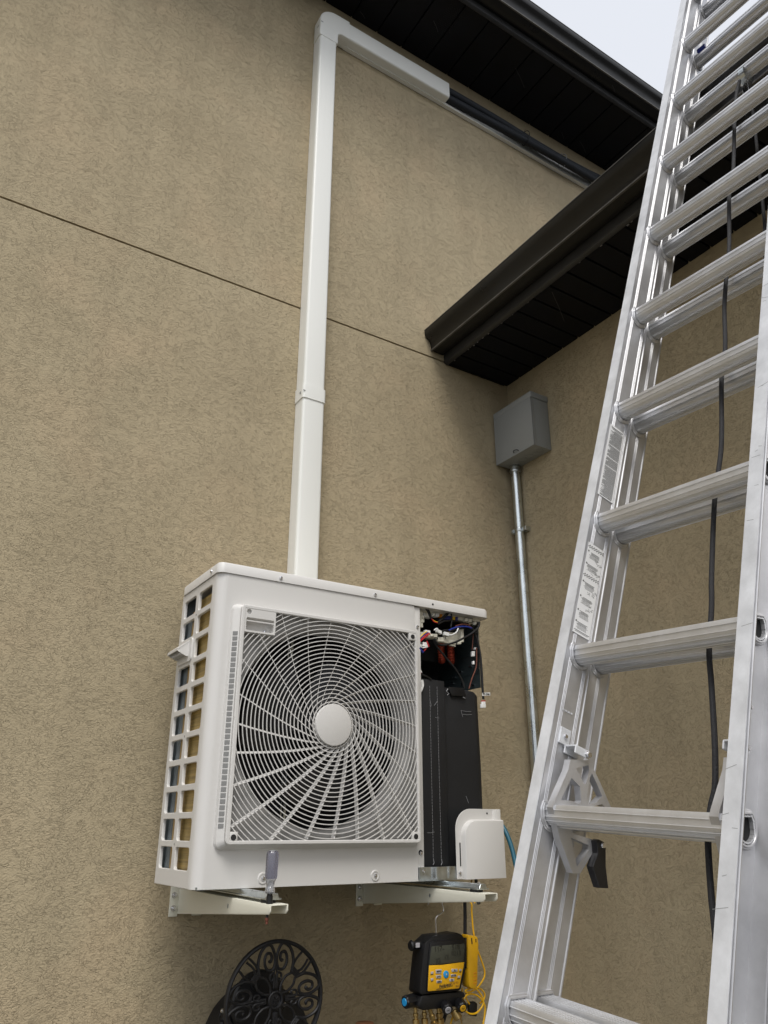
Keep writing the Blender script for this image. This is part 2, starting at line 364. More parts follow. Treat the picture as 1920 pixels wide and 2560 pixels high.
# fascia boards with a drip edge, gutters of ogee section
def eave(P, out, run, L0, L1, soff_w, z):
    out, run, P, up = Vector(out), Vector(run), Vector(P), Vector((0, 0, 1))
    fas = MB(); fas.prism([(soff_w, z-.004), (soff_w+.004, z-.010), (soff_w+.022, z-.002), (soff_w+.022, z+.16), (soff_w, z+.16)], P+run*L0, P+run*L1, out, up)
    f = fas.build('fascia', 'fascia', house, bevel=.002)
    s = soff_w+.0235
    prof = [(s, z+.150), (s, z+.048), (s+.004, z+.042), (s+.068, z+.042), (s+.073, z+.045), (s+.075, z+.060), (s+.077, z+.073), (s+.083, z+.086), (s+.094, z+.100), (s+.104, z+.108),
            (s+.110, z+.118), (s+.112, z+.137), (s+.112, z+.146), (s+.104, z+.146), (s+.104, z+.138), (s+.108, z+.136), (s+.106, z+.119), (s+.100, z+.110), (s+.090, z+.102), (s+.079, z+.088), (s+.073, z+.074), (s+.070, z+.050), (s+.006, z+.047), (s+.004, z+.150)]
    gt = MB(); gt.prism(prof, P+run*L0, P+run*L1, out, up, caps=False)
    for L in (L0, L1):   # end caps
        pr = prof[1:13]+[(s, z+.146)]
        c = P+run*L; gt.add([c+out*a+up*h for a, h in pr]+[c+run*.0015+out*a+up*h for a, h in pr],
                            [tuple(range(len(pr))), tuple(range(2*len(pr)-1, len(pr)-1, -1))])
    go_ = gt.build('gutter', 'gutter', house, smooth=True)
    up_ = MB(); c0, c1 = P+run*L0, P+run*L1
    for a, h, wa, wh in ((s+.1085, z+.1478, .0055, .0018), (s+.0745, z+.0445, .0040, .0034)):  # thin paler strips on the gutter's upper and lower front edges
        up_.obox((c0+c1)/2+out*a+up*h, out*wa, run*(L1-L0)/2, up*wh)
    up_.build('gutter_bead', 'bead', go_); return go_
eave((0, D, 0), (0, -1, 0), (1, 0, 0), -7, 9, WA, SA)
gB = eave((XB, 0, 0), (-1, 0, 0), (0, -1, 0), -(D-.003), 6, WB, SB)
# dried caulk and dirt along the lower soffit edge and gutter end
b = MB()
for i in range(150):
    t = -.3+i*.019+random.uniform(-.006, .006); rr = random.uniform(.001, .0035)
    y = D-.25-t*1.0
    if random.random() < .6: b.obox((XB-WB+random.uniform(-.002, .008), y, SB-.0015), (rr, 0, 0), (0, rr*1.6, 0), (0, 0, .0012))
o = b.build('dirt_specks', 'chalk', house, bevel=.0005, seg=1); o['kind'] = 'stuff'
b = MB(); 
pts = [(XB-WB-.02+random.uniform(-.002, .002), D-.004, SB+.035), (XB-WB-.004, D-.004, SB+.012), (XB-WB, D-.004, SB-.002)]+[(XB-WB+.02*i, D-.004, SB-.003+random.uniform(-.001, .0012)) for i in range(1, 19)]
b.tube(pts, .003, 6); b.build('caulk_bead', 'gutter', house, smooth=True)
# scratches left on the dark soffit boards
for (u0, v0, u1, v1, z, par) in ((1289, 170, 1311, 219, SA, sa), (1530, 212, 1537, 230, SA+.03, sa), (1449, 352, 1464, 381, SA, sa), (900, 28, 912, 46, SA, sa), (1084, 52, 1095, 80, SA, sa), (1404, 331, 1409, 347, SA, sa), (1380, 730, 1411, 803, SB, sb)):
    P = []
    for u, v in ((u0, v0), ((u0+u1)/2+1, (v0+v1)/2), (u1, v1)):
        r_ = ray(u, v); P.append(r_*((z-.0006)/r_.z))
    b = MB(); b.tube(P, .0013, 5); b.build('scratch', 'scratch', par)
# roof planes
b = MB(); b.add([(-7,D-WA-.09,SA+.15),(9,D-WA-.09,SA+.15),(9,D+4,SA+2.2),(-7,D+4,SA+2.2),(-7,D-WA-.09,SA+.165),(9,D-WA-.09,SA+.165),(9,D+4,SA+2.22),(-7,D+4,SA+2.22)],
   [(0,1,2,3),(4,7,6,5),(0,4,5,1),(1,5,6,2),(2,6,7,3),(3,7,4,0)]); b.build('roof', 'roof', house)
x0 = XB-WB-.04; b = MB(); b.add([(x0,-6,SB+.15),(x0,D-.003,SB+.15),(6,D-.003,SB+1.6),(6,-6,SB+1.6),(x0,-6,SB+.165),(x0,D-.003,SB+.165),(6,D-.003,SB+1.62),(6,-6,SB+1.62)],
   [(0,1,2,3),(4,7,6,5),(0,4,5,1),(1,5,6,2),(2,6,7,3),(3,7,4,0)]); b.build('roof', 'roof', house)
rebase(house, (XB, D, GZ))

# ------------------------------------------------------------------ line set cover
duct = thing('line_set_cover', 'white plastic channel climbing the wall then running under the upper soffit', 'pipe cover')
yf = 2.500
def dshape(x0, x1, y0, y1, r=.012, n=4):      # section in (x, y) with rounded front corners
    pts = [(x1, y1), (x0, y1)]
    for cx, a0 in ((x0+r, 180), (x1-r, 270)):
        for k in range(n+1):
            a = rad(a0+90*k/n); pts.append((cx+r*math.cos(a), y0+r+r*math.sin(a)))
    return pts
b = MB(); b.prism(dshape(1.190, 1.291, yf, D-.002), (0, 0, .60), (0, 0, 1.648), (1, 0, 0), (0, 1, 0)); b.build('vertical_channel', 'pvc', duct, smooth=True)
b = MB(); b.prism(dshape(1.191, 1.290, yf+.0005, D-.002), (0, 0, 1.690), (0, 0, 3.812), (1, 0, 0), (0, 1, 0)); b.build('vertical_channel', 'pvc', duct, smooth=True)
b = MB(); b.prism(dshape(1.1865, 1.2945, yf-.0035, D-.002), (0, 0, 1.640), (0, 0, 1.702), (1, 0, 0), (0, 1, 0)); cp_ = b.build('joint_coupling', 'pvc', duct, smooth=True)
b = MB(); b.box((1.184, yf+.014, 1.664), (1.1862, yf+.024, 1.671)); b.box((1.2945, yf+.010, 1.664), (1.2965, yf+.02, 1.671)); b.box((1.187, yf-.0042, 1.668), (1.197, yf-.0036, 1.673))
b.build('clip_slot', 'boxgrey', cp_)
# elbow: rounded outer corner
zb_, zt_ = 3.893, 4.012
op = [(1.187, 3.80)]
for k in range(9):
    a = rad(180-90*k/8); op.append((1.187+.095+.095*math.cos(a), 4.017-.095+.095*math.sin(a)))
op += [(1.362, 4.017), (1.362, 3.886), (1.318, 3.886), (1.306, 3.883), (1.297, 3.874), (1.2945, 3.862), (1.2945, 3.80)]
eb = flat('elbow', op, [], D-.002-(yf-.0035), 'pvc', duct, (0, D-.002, 0), (1, 0, 0), (0, 0, 1), bevel=.007)
b = MB(); b.box((1.1862, yf+.014, 3.878), (1.1869, yf+.030, 3.884)); b.box((1.190, yf-.0040, 3.893), (1.203, yf-.0036, 3.899)); b.build('clip_slot', 'boxgrey', eb)
def hshape(z0, z1, y0, y1, r=.012, n=4): return [(b_, a_) for a_, b_ in dshape(z0, z1, y0, y1, r, n)]
b = MB(); b.prism(hshape(zb_, zt_, yf, D-.012), (1.355, 0, 0), (2.028, 0, 0), (0, 1, 0), (0, 0, 1)); b.build('horizontal_channel', 'pvc', duct, smooth=True)
# shallow wall-side base of the channel, left open where the cover is missing
b = MB(); b.prism([(D-.002, 3.887), (D-.024, 3.887), (D-.024, 3.902), (D-.021, 3.902), (D-.021, 3.891), (D-.006, 3.891), (D-.006, 4.012), (D-.021, 4.012), (D-.021, 4.004), (D-.024, 4.004), (D-.024, 4.016), (D-.002, 4.016)], (1.36, 0, 0), (5.2, 0, 0), (0, 1, 0), (0, 0, 1)); b.build('base_channel', 'pvc', duct)
rebase(duct, (1.24, D, .6))

def pipe(pts, r, name, label, m='foam', cat='pipe', n=14, k=6, group=None):
    b = MB(); b.tube(pts, r, n, smooth=k); o = b.build(name, m, None, smooth=True); tag(o, label, cat, group); return o
pu = [(1.95, D-.036, 3.984), (2.2, D-.038, 3.986), (2.45, D-.044, 3.976), (2.7, D-.050, 3.958), (2.95, D-.055, 3.950), (3.15, D-.055, 3.962), (3.4, D-.050, 3.984), (4.2, D-.04, 3.99), (5.2, D-.04, 3.99)]
pl_ = [(1.95, D-.036, 3.926), (2.2, D-.042, 3.924), (2.45, D-.052, 3.920), (2.7, D-.068, 3.912), (2.95, D-.078, 3.903), (3.15, D-.072, 3.912), (3.4, D-.060, 3.932), (4.2, D-.04, 3.93), (5.2, D-.04, 3.93)]
p1 = pipe(pu, .0245, 'insulated_pipe', 'upper black insulated pipe leaving the open end of the white channel')
p2 = pipe(pl_, .0235, 'insulated_pipe', 'lower black insulated pipe leaving the open end of the white channel')
for x, zc in ((2.62, 3.940), (2.93, 3.927)):
    b = MB(); b.tube([(x, D-.062+.036*math.cos(a), zc+.052*math.sin(a)) for a in [2*math.pi*k/20 for k in range(20)]], .0024, 6, closed=True)
    b.tube([(x, D-.055, zc+.055), (x+.004, D-.062, zc+.073)], .002, 5)
    o = b.build('cable_tie', 'black' if x < 2.9 else 'thread', smooth=True)
    tag(o, 'black cable tie round the two insulated pipes nearer the white channel' if x < 2.9 else 'pale cable tie round the two insulated pipes nearer the lower gutter', 'cable tie', 'ties round the insulated pipes')

# ------------------------------------------------------------------ outdoor unit
U = thing('outdoor_unit', 'off-white outdoor heat pump with round fan grille and open right service compartment', 'heat pump')
XL, XR, YF, YBK, ZBT, ZTP = .763, 1.800, 2.1255, 2.449, -.147, .745
# top cover with down-turned rim, rounded corners
cov = []
for h, ins in ((.712, 0), (.738, 0), (.744, .004), (.746, .012)):
    cov.append([Vector((x, y, h)) for x, y in rrect(XL-.004+ins, YF-.004+ins, XR+ins*-1, YBK+.003-ins, .022 if ins == 0 else .018, 6)])
b = MB(); b.loft(cov, caps=True); tc_ = b.build('top_cover', 'white', U, smooth=True)
for p, nrm in (((XL-.004, 2.182, .7265), (-1, 0, 0)), ((.962, YF-.004, .7245), (0, -1, 0)), ((1.308, YF-.004, .7245), (0, -1, 0))): screw(p, nrm, .0055, tc_)
b = MB(); b.cyl((1.546, YF-.0046, .7265), (1.546, YF-.003, .7265), .0038, 14); b.build('screw_hole', 'dark', tc_)
# front panel wrapping the left corner
prof = [(1.470, YF), (1.470, YF+.012), (1.466, YF+.012), (1.466, YF+.003)]
arc = [(XL+.030+.030*math.cos(rad(a)), YF+.030+.030*math.sin(rad(a))) for a in range(270, 179, -10)]
arci = [(XL+.030+.027*math.cos(rad(a)), YF+.030+.027*math.sin(rad(a))) for a in range(180, 271, 10)]
op_ = circ(1.118, .288, .312, 64)
# curved corner strip (left) and flat part with the fan opening
b = MB(); b.prism([(.795, YF)]+arc[0:]+[(XL, 2.158), (XL+.003, 2.158)]+arci+[(.795, YF+.003)], (0, 0, ZBT), (0, 0, .711), (1, 0, 0), (0, 1, 0)); fp_c = b.build('front_panel', 'white', U, smooth=True)
fp = flat('front_panel', [(.795, ZBT), (1.470, ZBT), (1.470, .711), (.795, .711)], [circ(1.146, .288, .308, 72)], .003, 'white', U, (0, YF+.003, 0), (1, 0, 0), (0, 0, 1))
for p in [(q.x, q.z) for q in (onY(657, 2196, YF), onY(938, 2189, YF))]:
    b = MB(); b.lathe((p[0], YF-.0002, p[1]), (0, -1, 0), [(0, .016), (.0022, .0135), (.0022, .0105), (.0004, .009)], 24); b.build('recessed_dimple', 'white', fp, smooth=True)
    screw((p[0], YF-.001, p[1]), (0, -1, 0), .0055, fp)
flat('grille_shade_plate', [(.834, -.040), (1.458, -.040), (1.458, .612), (.834, .612)], [circ(1.146, .288, .3085, 72)], .001, 'inner', U, (0, YF-.0002, 0), (1, 0, 0), (0, 0, 1))  # grey sheet added to carry the grille's shade in its colour
# fan ring, shroud and fan
b = MB(); rings = []
for y, r in ((YF+.0035, .322), (YF+.010, .306), (YF+.020, .297), (YF+.035, .292), (YF+.075, .290)):
    rings.append([Vector((1.146+r*math.cos(2*math.pi*k/72), y, .288+r*math.sin(2*math.pi*k/72))) for k in range(72)])
b.loft(rings, caps=False); b.build('fan_shroud', 'shroud', U, smooth=True)
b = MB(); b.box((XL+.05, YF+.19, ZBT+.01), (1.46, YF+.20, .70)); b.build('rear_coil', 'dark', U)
fan = MB(); fan.lathe((1.146, YF+.035, .288), (0, 1, 0), [(0, .045), (.004, .06), (.08, .065), (.085, .03)], 32); fanh = fan.build('fan', 'fan', U, smooth=True)
for k3 in range(3):
    b = MB(); grid = []
    for i in range(9):
        r = .055+.022*i*1.0
        row = []
        for j in range(11):
            sweep = rad(82)*(j/10) + rad(120*k3+18) - rad(26)*(i/8)
            yy = YF+.045+.085*(j/10)+.012*math.sin(i/8*3)
            row.append(Vector((1.146+r*math.cos(sweep), yy, .288+r*math.sin(sweep))))
        grid.append(row)
    back = [[v+Vector((0, .004, 0)) for v in row] for row in grid]
    n, m_ = 9, 11; vs = [v for r_ in grid for v in r_]+[v for r_ in back for v in r_]; fs = []
    for i in range(n-1):
        for j in range(m_-1):
            a = i*m_+j; fs.append((a, a+1, a+m_+1, a+m_)); a += n*m_; fs.append((a, a+m_, a+m_+1, a+1))
    b.add(vs, fs); b.build('blade', 'fan', fanh, smooth=True)
b = MB(); b.box((1.085, YF+.155, ZBT+.02), (1.092, YF+.162, .70)); b.box((1.075, YF+.155, ZBT+.02), (1.078, YF+.162, .70)); b.build('motor_bracket', 'galv', U)
# fan grille: frame, pads, rings, spiral vanes, hub disc
GY = 2.090
GX0, GX1, GZ0, GZ1 = .830, 1.459, -.040, .614
IX0, IX1, IZ0, IZ1 = .842, 1.449, -.030, .603
gr = flat('fan_grille', rrect(GX0, GZ0, GX1, GZ1, .012, 5), [[(IX0, IZ0), (IX1, IZ0), (IX1, IZ1), (IX0, IZ1)]], .012, 'white', U, (0, GY+.012, 0), (1, 0, 0), (0, 0, 1), bevel=.0025)
gr_side = MB()
def frust(x0, z0, x1, z1, r, y): return [Vector((a, y, c)) for a, c in rrect(x0, z0, x1, z1, r, 6)]
gr_side.loft([frust(GX0-.0005, GZ0-.0005, GX1+.0005, GZ1+.0005, .014, GY+.010), frust(GX0-.018, GZ0-.011, GX1+.006, GZ1+.004, .018, GY+.024), frust(GX0-.020, GZ0-.013, GX1+.007, GZ1+.006, .018, YF-.0004)], caps=False)
gr_side.build('grille_rim', 'white', gr, smooth=True)
b = MB()
for i in range(35):
    z = .0005+.01535*i
    x = GX0-.006; y = GY+.0165
    b.obox((GX0-.0098, GY+.0168, z+.006), (.0072*.80, -.0072*.62, 0), (.001*.62, .001*.80, 0), (0, 0, .0054))
b.build('rim_slots', 'slot', gr)
b = MB()

for (a0, c0, a1, c1) in ((IX0-.001, IZ0-.001, .864, -.008), (1.427, IZ0-.001, 1.450, -.009), (1.423, .580, 1.450, .604)): b.box((a0, GY+.0008, c0), (a1, GY+.010, c1))
pads = b.build('corner_pads', 'white', gr, bevel=.0015)
hp = flat('handle_pad', [(IX0-.001, .533), (.940, .533), (.940, .604), (IX0-.001, .604)], [rrect(.846, .5385, .935, .5765, .004, 3), circ(.8535, .5945, .0075, 20)], .009, 'white', gr, (0, GY+.010, 0), (1, 0, 0), (0, 0, 1), bevel=.0008)
b = MB()
for cx, cz in ((.852, -.022), (1.440, -.022), (1.438, .592)): b.cyl((cx, GY+.0002, cz), (cx, GY+.001, cz), .0078, 20)
b.build('screw_recess', 'ink', gr)
# recessed handle in the upper left pad
b = MB(); b.box((.843, GY+.030, .535), (.938, GY+.032, .580)); b.box((.843, GY+.0102, .5765), (.938, GY+.030, .580)); b.box((.843, GY+.0102, .535), (.938, GY+.030, .5385)); b.box((.843, GY+.0102, .5385), (.846, GY+.030, .5765)); b.box((.935, GY+.0102, .5385), (.938, GY+.030, .5765)); b.box((.843, GY+.0102, .584), (.864, GY+.012, .604)); b.build('handle_recess', 'white', hp)
b = MB(); b.box((.8465, GY+.0015, .5655), (.9345, GY+.004, .5690)); b.build('handle_lip', 'white', hp)
screw((.918, GY+.030, .546), (0, -1, 0), .006, hp)
HC = (1.146, .288)
def inside(x, z):
    if not (IX0-.002 <= x <= IX1+.002 and IZ0-.002 <= z <= IZ1+.002): return False
    if x < .938 and z > .535: return False
    if x < .862 and z < -.010: return False
    if x > 1.429 and (z < -.011 or z > .582): return False
    return True
b = MB()
def blade_strip(b, pts, wv, dv):      # rectangular section: wv(i) width vector, dv(i) depth vector
    rings = []
    for i, p in enumerate(pts):
        w_, d_ = wv(i), dv(i); rings.append([p-w_, p+w_, p+w_*.7+d_, p-w_*.7+d_])
    b.loft(rings)
for i in range(37):
    r = .0675+.01235*i
    seg = []
    N = 220
    def flush(seg):
        if len(seg) > 2:
            P = [Vector((HC[0]+r*math.cos(a), GY+.0035, HC[1]+r*math.sin(a))) for a in seg]
            blade_strip(b, P, lambda k: Vector((math.cos(seg[k]), 0, math.sin(seg[k])))*.00125, lambda k: Vector((0, .0036, 0)))
    ok0 = inside(HC[0]+r, HC[1])
    a0 = 0 if not ok0 else None
    # start scanning at an angle outside the frame if there is one
    start = 0
    for k in range(N):
        a = 2*math.pi*k/N
        if not inside(HC[0]+r*math.cos(a), HC[1]+r*math.sin(a)): start = k; break
    cur = []
    for k in range(start, start+N+1):
        a = 2*math.pi*k/N
        if inside(HC[0]+r*math.cos(a), HC[1]+r*math.sin(a)): cur.append(a)
        else: flush(cur); cur = []
    flush(cur)
b.build('guard_rings', 'white', gr)
for k in range(24):
    th0 = rad(15*k+8); P = []; A = []
    r0 = .052
    for j in range(60):
        r = .057+.0072*j
        a = th0 - (math.acos(min(1, r0/r)) - math.pi/2)*1.05 - .10*math.log(r/.3)
        x, z = HC[0]+r*math.cos(a), HC[1]+r*math.sin(a)
        if not inside(x, z): break
        P.append(Vector((x, GY+.0062, z))); A.append(a)
    if len(P) < 3: continue
    T = [(P[min(i+1, len(P)-1)]-P[max(i-1, 0)]).normalized() for i in range(len(P))]
    b = MB()
    def wv(i): return Vector((-T[i].z, 0, T[i].x))*.0009
    def dv(i):
        n_ = Vector((T[i].z, 0, -T[i].x))          # across the vane, clockwise side
        return Vector((0, .010, 0)) + n_*.0054
    blade_strip(b, P, wv, dv); b.build('guard_vane', 'white', gr)
b = MB(); b.lathe((HC[0], GY+.010, HC[1]), (0, -1, 0), [(0, .061), (.0115, .061), (.0125, .0605), (.0130, .0590), (.01301, .001)], 56); b.build('hub_disc', 'white', gr, smooth=True)

# left side panel with two columns of openings
holes = []; RP = .0733
for i in range(11):
    z1 = .685-RP*i; z0 = z1-.0565
    holes.append(rrect(2.176, z0, 2.289, z1, .009, 4))
    if i != 2: holes.append(rrect(2.316, z0, 2.424, z1, .009, 4))
sp = flat('side_panel', [(2.159, ZBT), (YBK, ZBT), (YBK, .711), (2.159, .711)], holes, .010, 'white', U, (XL+.010, 0, 0), (0, -1, 0) if False else (0, 1, 0), (0, 0, 1), bevel=.0018)
for v in sp.data.vertices: v.co.x = XL+.010-(v.co.x-(XL+.010))       # face outwards
b = MB(); 
for z in (.618, .251, -.0405): b.box((XL-.0004, 2.3005, z-.003), (XL+.0002, 2.3035, z+.003))
b.build('rivet_hole', 'dark', sp)
# sensor hood over the third opening of the rear column
b = MB()
hd = [(2.312, .484), (2.312, .540), (2.43, .540), (2.43, .484)]
b.prism(rrect(2.305, .476, 2.432, .548, .010, 4), (XL+.001, 0, 0), (XL-.005, 0, 0), (0, 1, 0), (0, 0, 1))
for ya, yb in ((2.326, 2.3285), (2.4175, 2.420)):
    b.loft([[Vector((XL-.004, y, .541)), Vector((XL-.040, y, .512)), Vector((XL-.040, y, .505)), Vector((XL-.012, y, .492)), Vector((XL-.004, y, .492))] for y in (ya, yb)])
b.loft([[Vector((XL-.004, y, .543)), Vector((XL-.041, y, .514)), Vector((XL-.041, y, .506)), Vector((XL-.039, y, .506)), Vector((XL-.0385, y, .511)), Vector((XL-.004, y, .539))] for y in (2.325, 2.421)])
hood = b.build('sensor_hood', 'white', sp)
b = MB()
for i in range(9): b.box((XL-.030, 2.334+i*.0092, .497), (XL-.0055, 2.3365+i*.0092, .520))
b.build('hood_slats', 'white', hood)
# what shows through the openings: gilded fins, copper bends, steel end plate
b = MB(); b.box((XL+.017, 2.190, ZBT+.02), (XL+.022, 2.352, .672)); b.build('condenser_coil', 'coil', U)
b = MB(); b.box((XL+.016, 2.3525, ZBT+.02), (XL+.024, 2.378, .645)); b.build('coil_edge', 'brass', U)
b = MB(); b.box((XL+.020, 2.3785, ZBT+.02), (XL+.024, 2.441, .635)); 
for y in (2.384, 2.390, 2.397, 2.42): b.box((XL+.0185, y, ZBT+.02), (XL+.0199, y+.002, .635))
b.build('end_plate', 'steelgrey', U)
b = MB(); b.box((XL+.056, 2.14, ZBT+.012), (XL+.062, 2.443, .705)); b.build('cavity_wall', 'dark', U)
b = MB(); b.box((XL+.012, YBK-.006, ZBT), (1.76, YBK-.002, .711)); b.build('rear_panel', 'steelgrey', U)
b = MB(); b.box((1.497, 2.135, ZBT), (1.500, YBK-.007, .705)); b.build('partition', 'plate', U)
b = MB(); b.box((1.4705, YF+.004, ZBT+.02), (1.496, YF+.010, .708)); flg = b.build('panel_flange', 'white', U, bevel=.001)
for z in (.640, -.070): screw((1.4835, YF+.004, z), (0, -1, 0), .0055, flg)
b = MB(); b.cyl((1.483, YF+.0036, -.068), (1.483, YF+.0039, -.068), .008, 18); b.build('knock_hole', 'dark', flg)
# base pan visible under the jacket, folded galvanised lip
b = MB(); b.box((XL+.01, YF+.004, ZBT-.001), (1.79, YBK-.008, ZBT+.006)); b.build('base_pan', 'galv', U)
b = MB(); prof = []
for i in range(40):
    x = 1.472+i*.0048; o_ = .0045*math.tanh(3*math.sin((x-1.472)*58)); prof.append((x, YF-.004+o_))
b.loft([[Vector((x, y, ZBT+.004)), Vector((x, y+.012, ZBT+.004)), Vector((x, y+.012, ZBT+.038)), Vector((x, y, ZBT+.038))] for x, y in prof])
bp_ = b.build('base_pan_lip', 'galv', U, smooth=True)
screw((1.484, YF-.008, ZBT+.028), (0, -1, 0), .005, bp_)
# compressor sound jacket
jk = []
for z, ins in ((-.118, 0), (.20, -.001), (.44, .001), (.452, .008), (.457, .020)):
    jk.append([Vector((x, y, z + (.012*(1.70-x) if z > .43 else 0))) for x, y in rrect(1.5015+ins, 2.172+ins, 1.792-ins, 2.41-ins, .045, 7)])
b = MB(); b.loft(jk); jacket = b.build('compressor_jacket', 'felt', U, smooth=True)
b = MB(); b.prism(rrect(1.5015, 2.1500, 1.612, 2.1755, .008, 3), (0, 0, -.121), (0, 0, .470), (1, 0, 0), (0, 1, 0)); fl_ = b.build('jacket_flap', 'felt', jacket, bevel=.002)
b = MB()
for x, xt in ((1.545, 1.542), (1.576, 1.575)):
    z = .448
    while z > -.088:
        l = random.uniform(.006, .010); b.obox((x+random.uniform(-.0004, .0004), 2.1493, z-l/2), (.0006, 0, 0), (0, .0005, 0), (0, 0, l/2)); z -= l+.0022
b.tube([(1.545, 2.149, .40), (1.549, 2.1485, .385), (1.547, 2.149, .378)], .0009, 5); b.tube([(1.576, 2.149, .40), (1.562, 2.1485, .384)], .0009, 5)
b.tube([(1.545, 2.149, -.088), (1.547, 2.1485, -.099), (1.5435, 2.149, -.104)], .0014, 5); b.tube([(1.576, 2.149, -.088), (1.578, 2.1485, -.098), (1.5745, 2.149, -.106)], .0014, 5)
b.build('stitching', 'thread', fl_)
b = MB()
for (u0, v0, u1, v1) in ((1152, 1776, 1178, 1779), (1153, 1777, 1157, 1792), (1157, 1786, 1180, 1786), (1088, 1793, 1098, 1795), (1165, 1990, 1172, 2008), (1068, 2082, 1086, 2080)):
    yj = 2.1708 if u0 > 1110 else 2.1492
    b.tube([onY(u0, v0, yj), onY((u0+u1)/2, (v0+v1)/2+1, yj), onY(u1, v1, yj)], .0006, 4)
b.build('scuffs', 'chalk', jacket)
b = MB(); b.add([onY(1121, 1717, 2.164), onY(1160, 1720, 2.164), onY(1166, 1741, 2.164), onY(1129, 1739, 2.164)]+[p+Vector((0, .006, 0)) for p in (onY(1121, 1717, 2.164), onY(1160, 1720, 2.164), onY(1166, 1741, 2.164), onY(1129, 1739, 2.164))], [(0,1,2,3),(7,6,5,4),(0,4,5,1),(1,5,6,2),(2,6,7,3),(3,7,4,0)])
b.build('terminal_flap', 'black', jacket, bevel=.001)
b = MB(); b.tube([onY(1120, 1722, 2.160), onY(1116, 1728, 2.158), onY(1122, 1734, 2.158), onY(1118, 1738, 2.158)], .0016, 6); b.tube([onY(1158, 1743, 2.160), onY(1163, 1746, 2.160)], .0016, 6)
b.build('wire_ends', 'chalk', jacket)
# control compartment: steel side plate, dark tray, plastics, wires, chokes
cb = MB(); cb.box((1.768, 2.150, .463), (1.770, YBK-.01, .700)); 
for z in (.625, .585, .515): cb.box((1.7665, 2.152, z), (1.7680, YBK-.02, z+.0018))
cb = cb.build('control_box', 'plate', U)
b = MB(); b.box((1.7665, 2.1485, .463), (1.7705, 2.1500, .700)); b.build('plate_edge', 'galv', cb)
b = MB()
for y, z in ((2.18, .60), (2.20, .545), (2.26, .535), (2.25, .49), (2.19, .478), (2.30, .52), (2.31, .50)):
    b.obox((1.7655, y, z), (.002, 0, 0), (0, .008, .0005), (0, 0, .0016))
for z in (.617, .590, .532): b.obox((1.7655, 2.156, z), (.002, 0, 0), (0, .0018, 0), (0, 0, .0018))
b.build('punched_tabs', 'zinc', cb)
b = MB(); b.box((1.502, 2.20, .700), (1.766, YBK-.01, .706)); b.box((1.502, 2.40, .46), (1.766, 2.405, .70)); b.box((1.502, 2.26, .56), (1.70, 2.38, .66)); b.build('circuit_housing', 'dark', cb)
def zc(x, y): return (1030+x*.14467, 1460+y*.14467)
def pc(x, y, yy): return onY(*zc(x, y), yy)
def slab(b, x0, y0, x1, y1, yy, dep=.012, sk=0):
    P = [pc(x0, y0, yy), pc(x1, y0+sk, yy), pc(x1, y1+sk, yy), pc(x0, y1, yy)]; Q = [p+Vector((0, dep, 0)) for p in P]
    b.add(P+Q, [(0,1,2,3),(7,6,5,4),(0,4,5,1),(1,5,6,2),(2,6,7,3),(3,7,4,0)])
b = MB()
slab(b, 100, 395, 560, 470, 2.165, .02, 90); slab(b, 560, 500, 920, 560, 2.165, .02, 60)
slab(b, 108, 470, 192, 740, 2.150, .02, 10); slab(b, 185, 545, 215, 600, 2.148, .02); slab(b, 165, 610, 215, 665, 2.148, .02); slab(b, 108, 735, 140, 830, 2.150, .02)
slab(b, 110, 820, 330, 900, 2.158, .02, 20); slab(b, 130, 880, 400, 920, 2.156, .02, 25)
slab(b, 455, 915, 570, 990, 2.150, .02, 10); slab(b, 570, 900, 580, 960, 2.150, .02); slab(b, 455, 925, 760, 995, 2.152, .014, 55); slab(b, 660, 1040, 760, 1060, 2.150, .01, 25)
slab(b, 600, 830, 900, 990, 2.172, .006, 15); slab(b, 850, 775, 895, 1010, 2.152, .02, -10); slab(b, 800, 985, 855, 1040, 2.150, .01)
slab(b, 920, 590, 970, 645, 2.148, .012); slab(b, 983, 600, 1036, 658, 2.146, .012); slab(b, 1052, 540, 1170, 640, 2.150, .03, 15); slab(b, 1080, 650, 1122, 712, 2.142, .012)
slab(b, 385, 860, 442, 920, 2.142, .012); slab(b, 800, 560, 920, 620, 2.16, .02, 20); slab(b, 330, 860, 375, 905, 2.144, .01)
b.build('ivory_frame', 'ivory', cb, bevel=.0012, seg=1)
b = MB(); slab(b, 205, 490, 340, 560, 2.165, .02, 30); slab(b, 355, 500, 400, 555, 2.16, .02); slab(b, 415, 505, 475, 565, 2.158, .02); slab(b, 235, 790, 320, 840, 2.140, .014, 15); slab(b, 190, 1000, 280, 1080, 2.138, .014, 15); slab(b, 430, 770, 520, 830, 2.14, .01, 40); slab(b, 560, 820, 650, 880, 2.138, .012, 25)
slab(b, 1045, 1160, 1090, 1250, 2.150, .01); slab(b, 1060, 1330, 1085, 1390, 2.15, .01); slab(b, 1090, 1095, 1120, 1130, 2.15, .01)
b.build('connectors', 'wplastic', cb, bevel=.0012, seg=1)
for (x0, y0, x1, y1, mm, nm) in ((480, 518, 528, 570, 'orange', 'relay'), (695, 560, 750, 615, 'yellow', 'relay'), (752, 565, 805, 625, 'blue', 'relay'), (560, 545, 690, 600, 'blue', 'capacitor')):
    b = MB(); slab(b, x0, y0, x1, y1, 2.163, .015, 5); b.build(nm, mm, cb, bevel=.001, seg=1)
for cx, rr in ((505, .030), (672, .034)):
    c = pc(cx, 1180, 2.24); b = MB(); T = []
    for k in range(72):
        a = 2*math.pi*k/72
        T.append(c+Vector((math.cos(a)*rr*.62, math.cos(a)*rr*.7, math.sin(a)*rr)))
    b.tube(T, [.011+.0016*math.sin(k*2.3) for k in range(72)], 8, closed=True); b.build('choke_coil', 'toroid', cb, smooth=True)
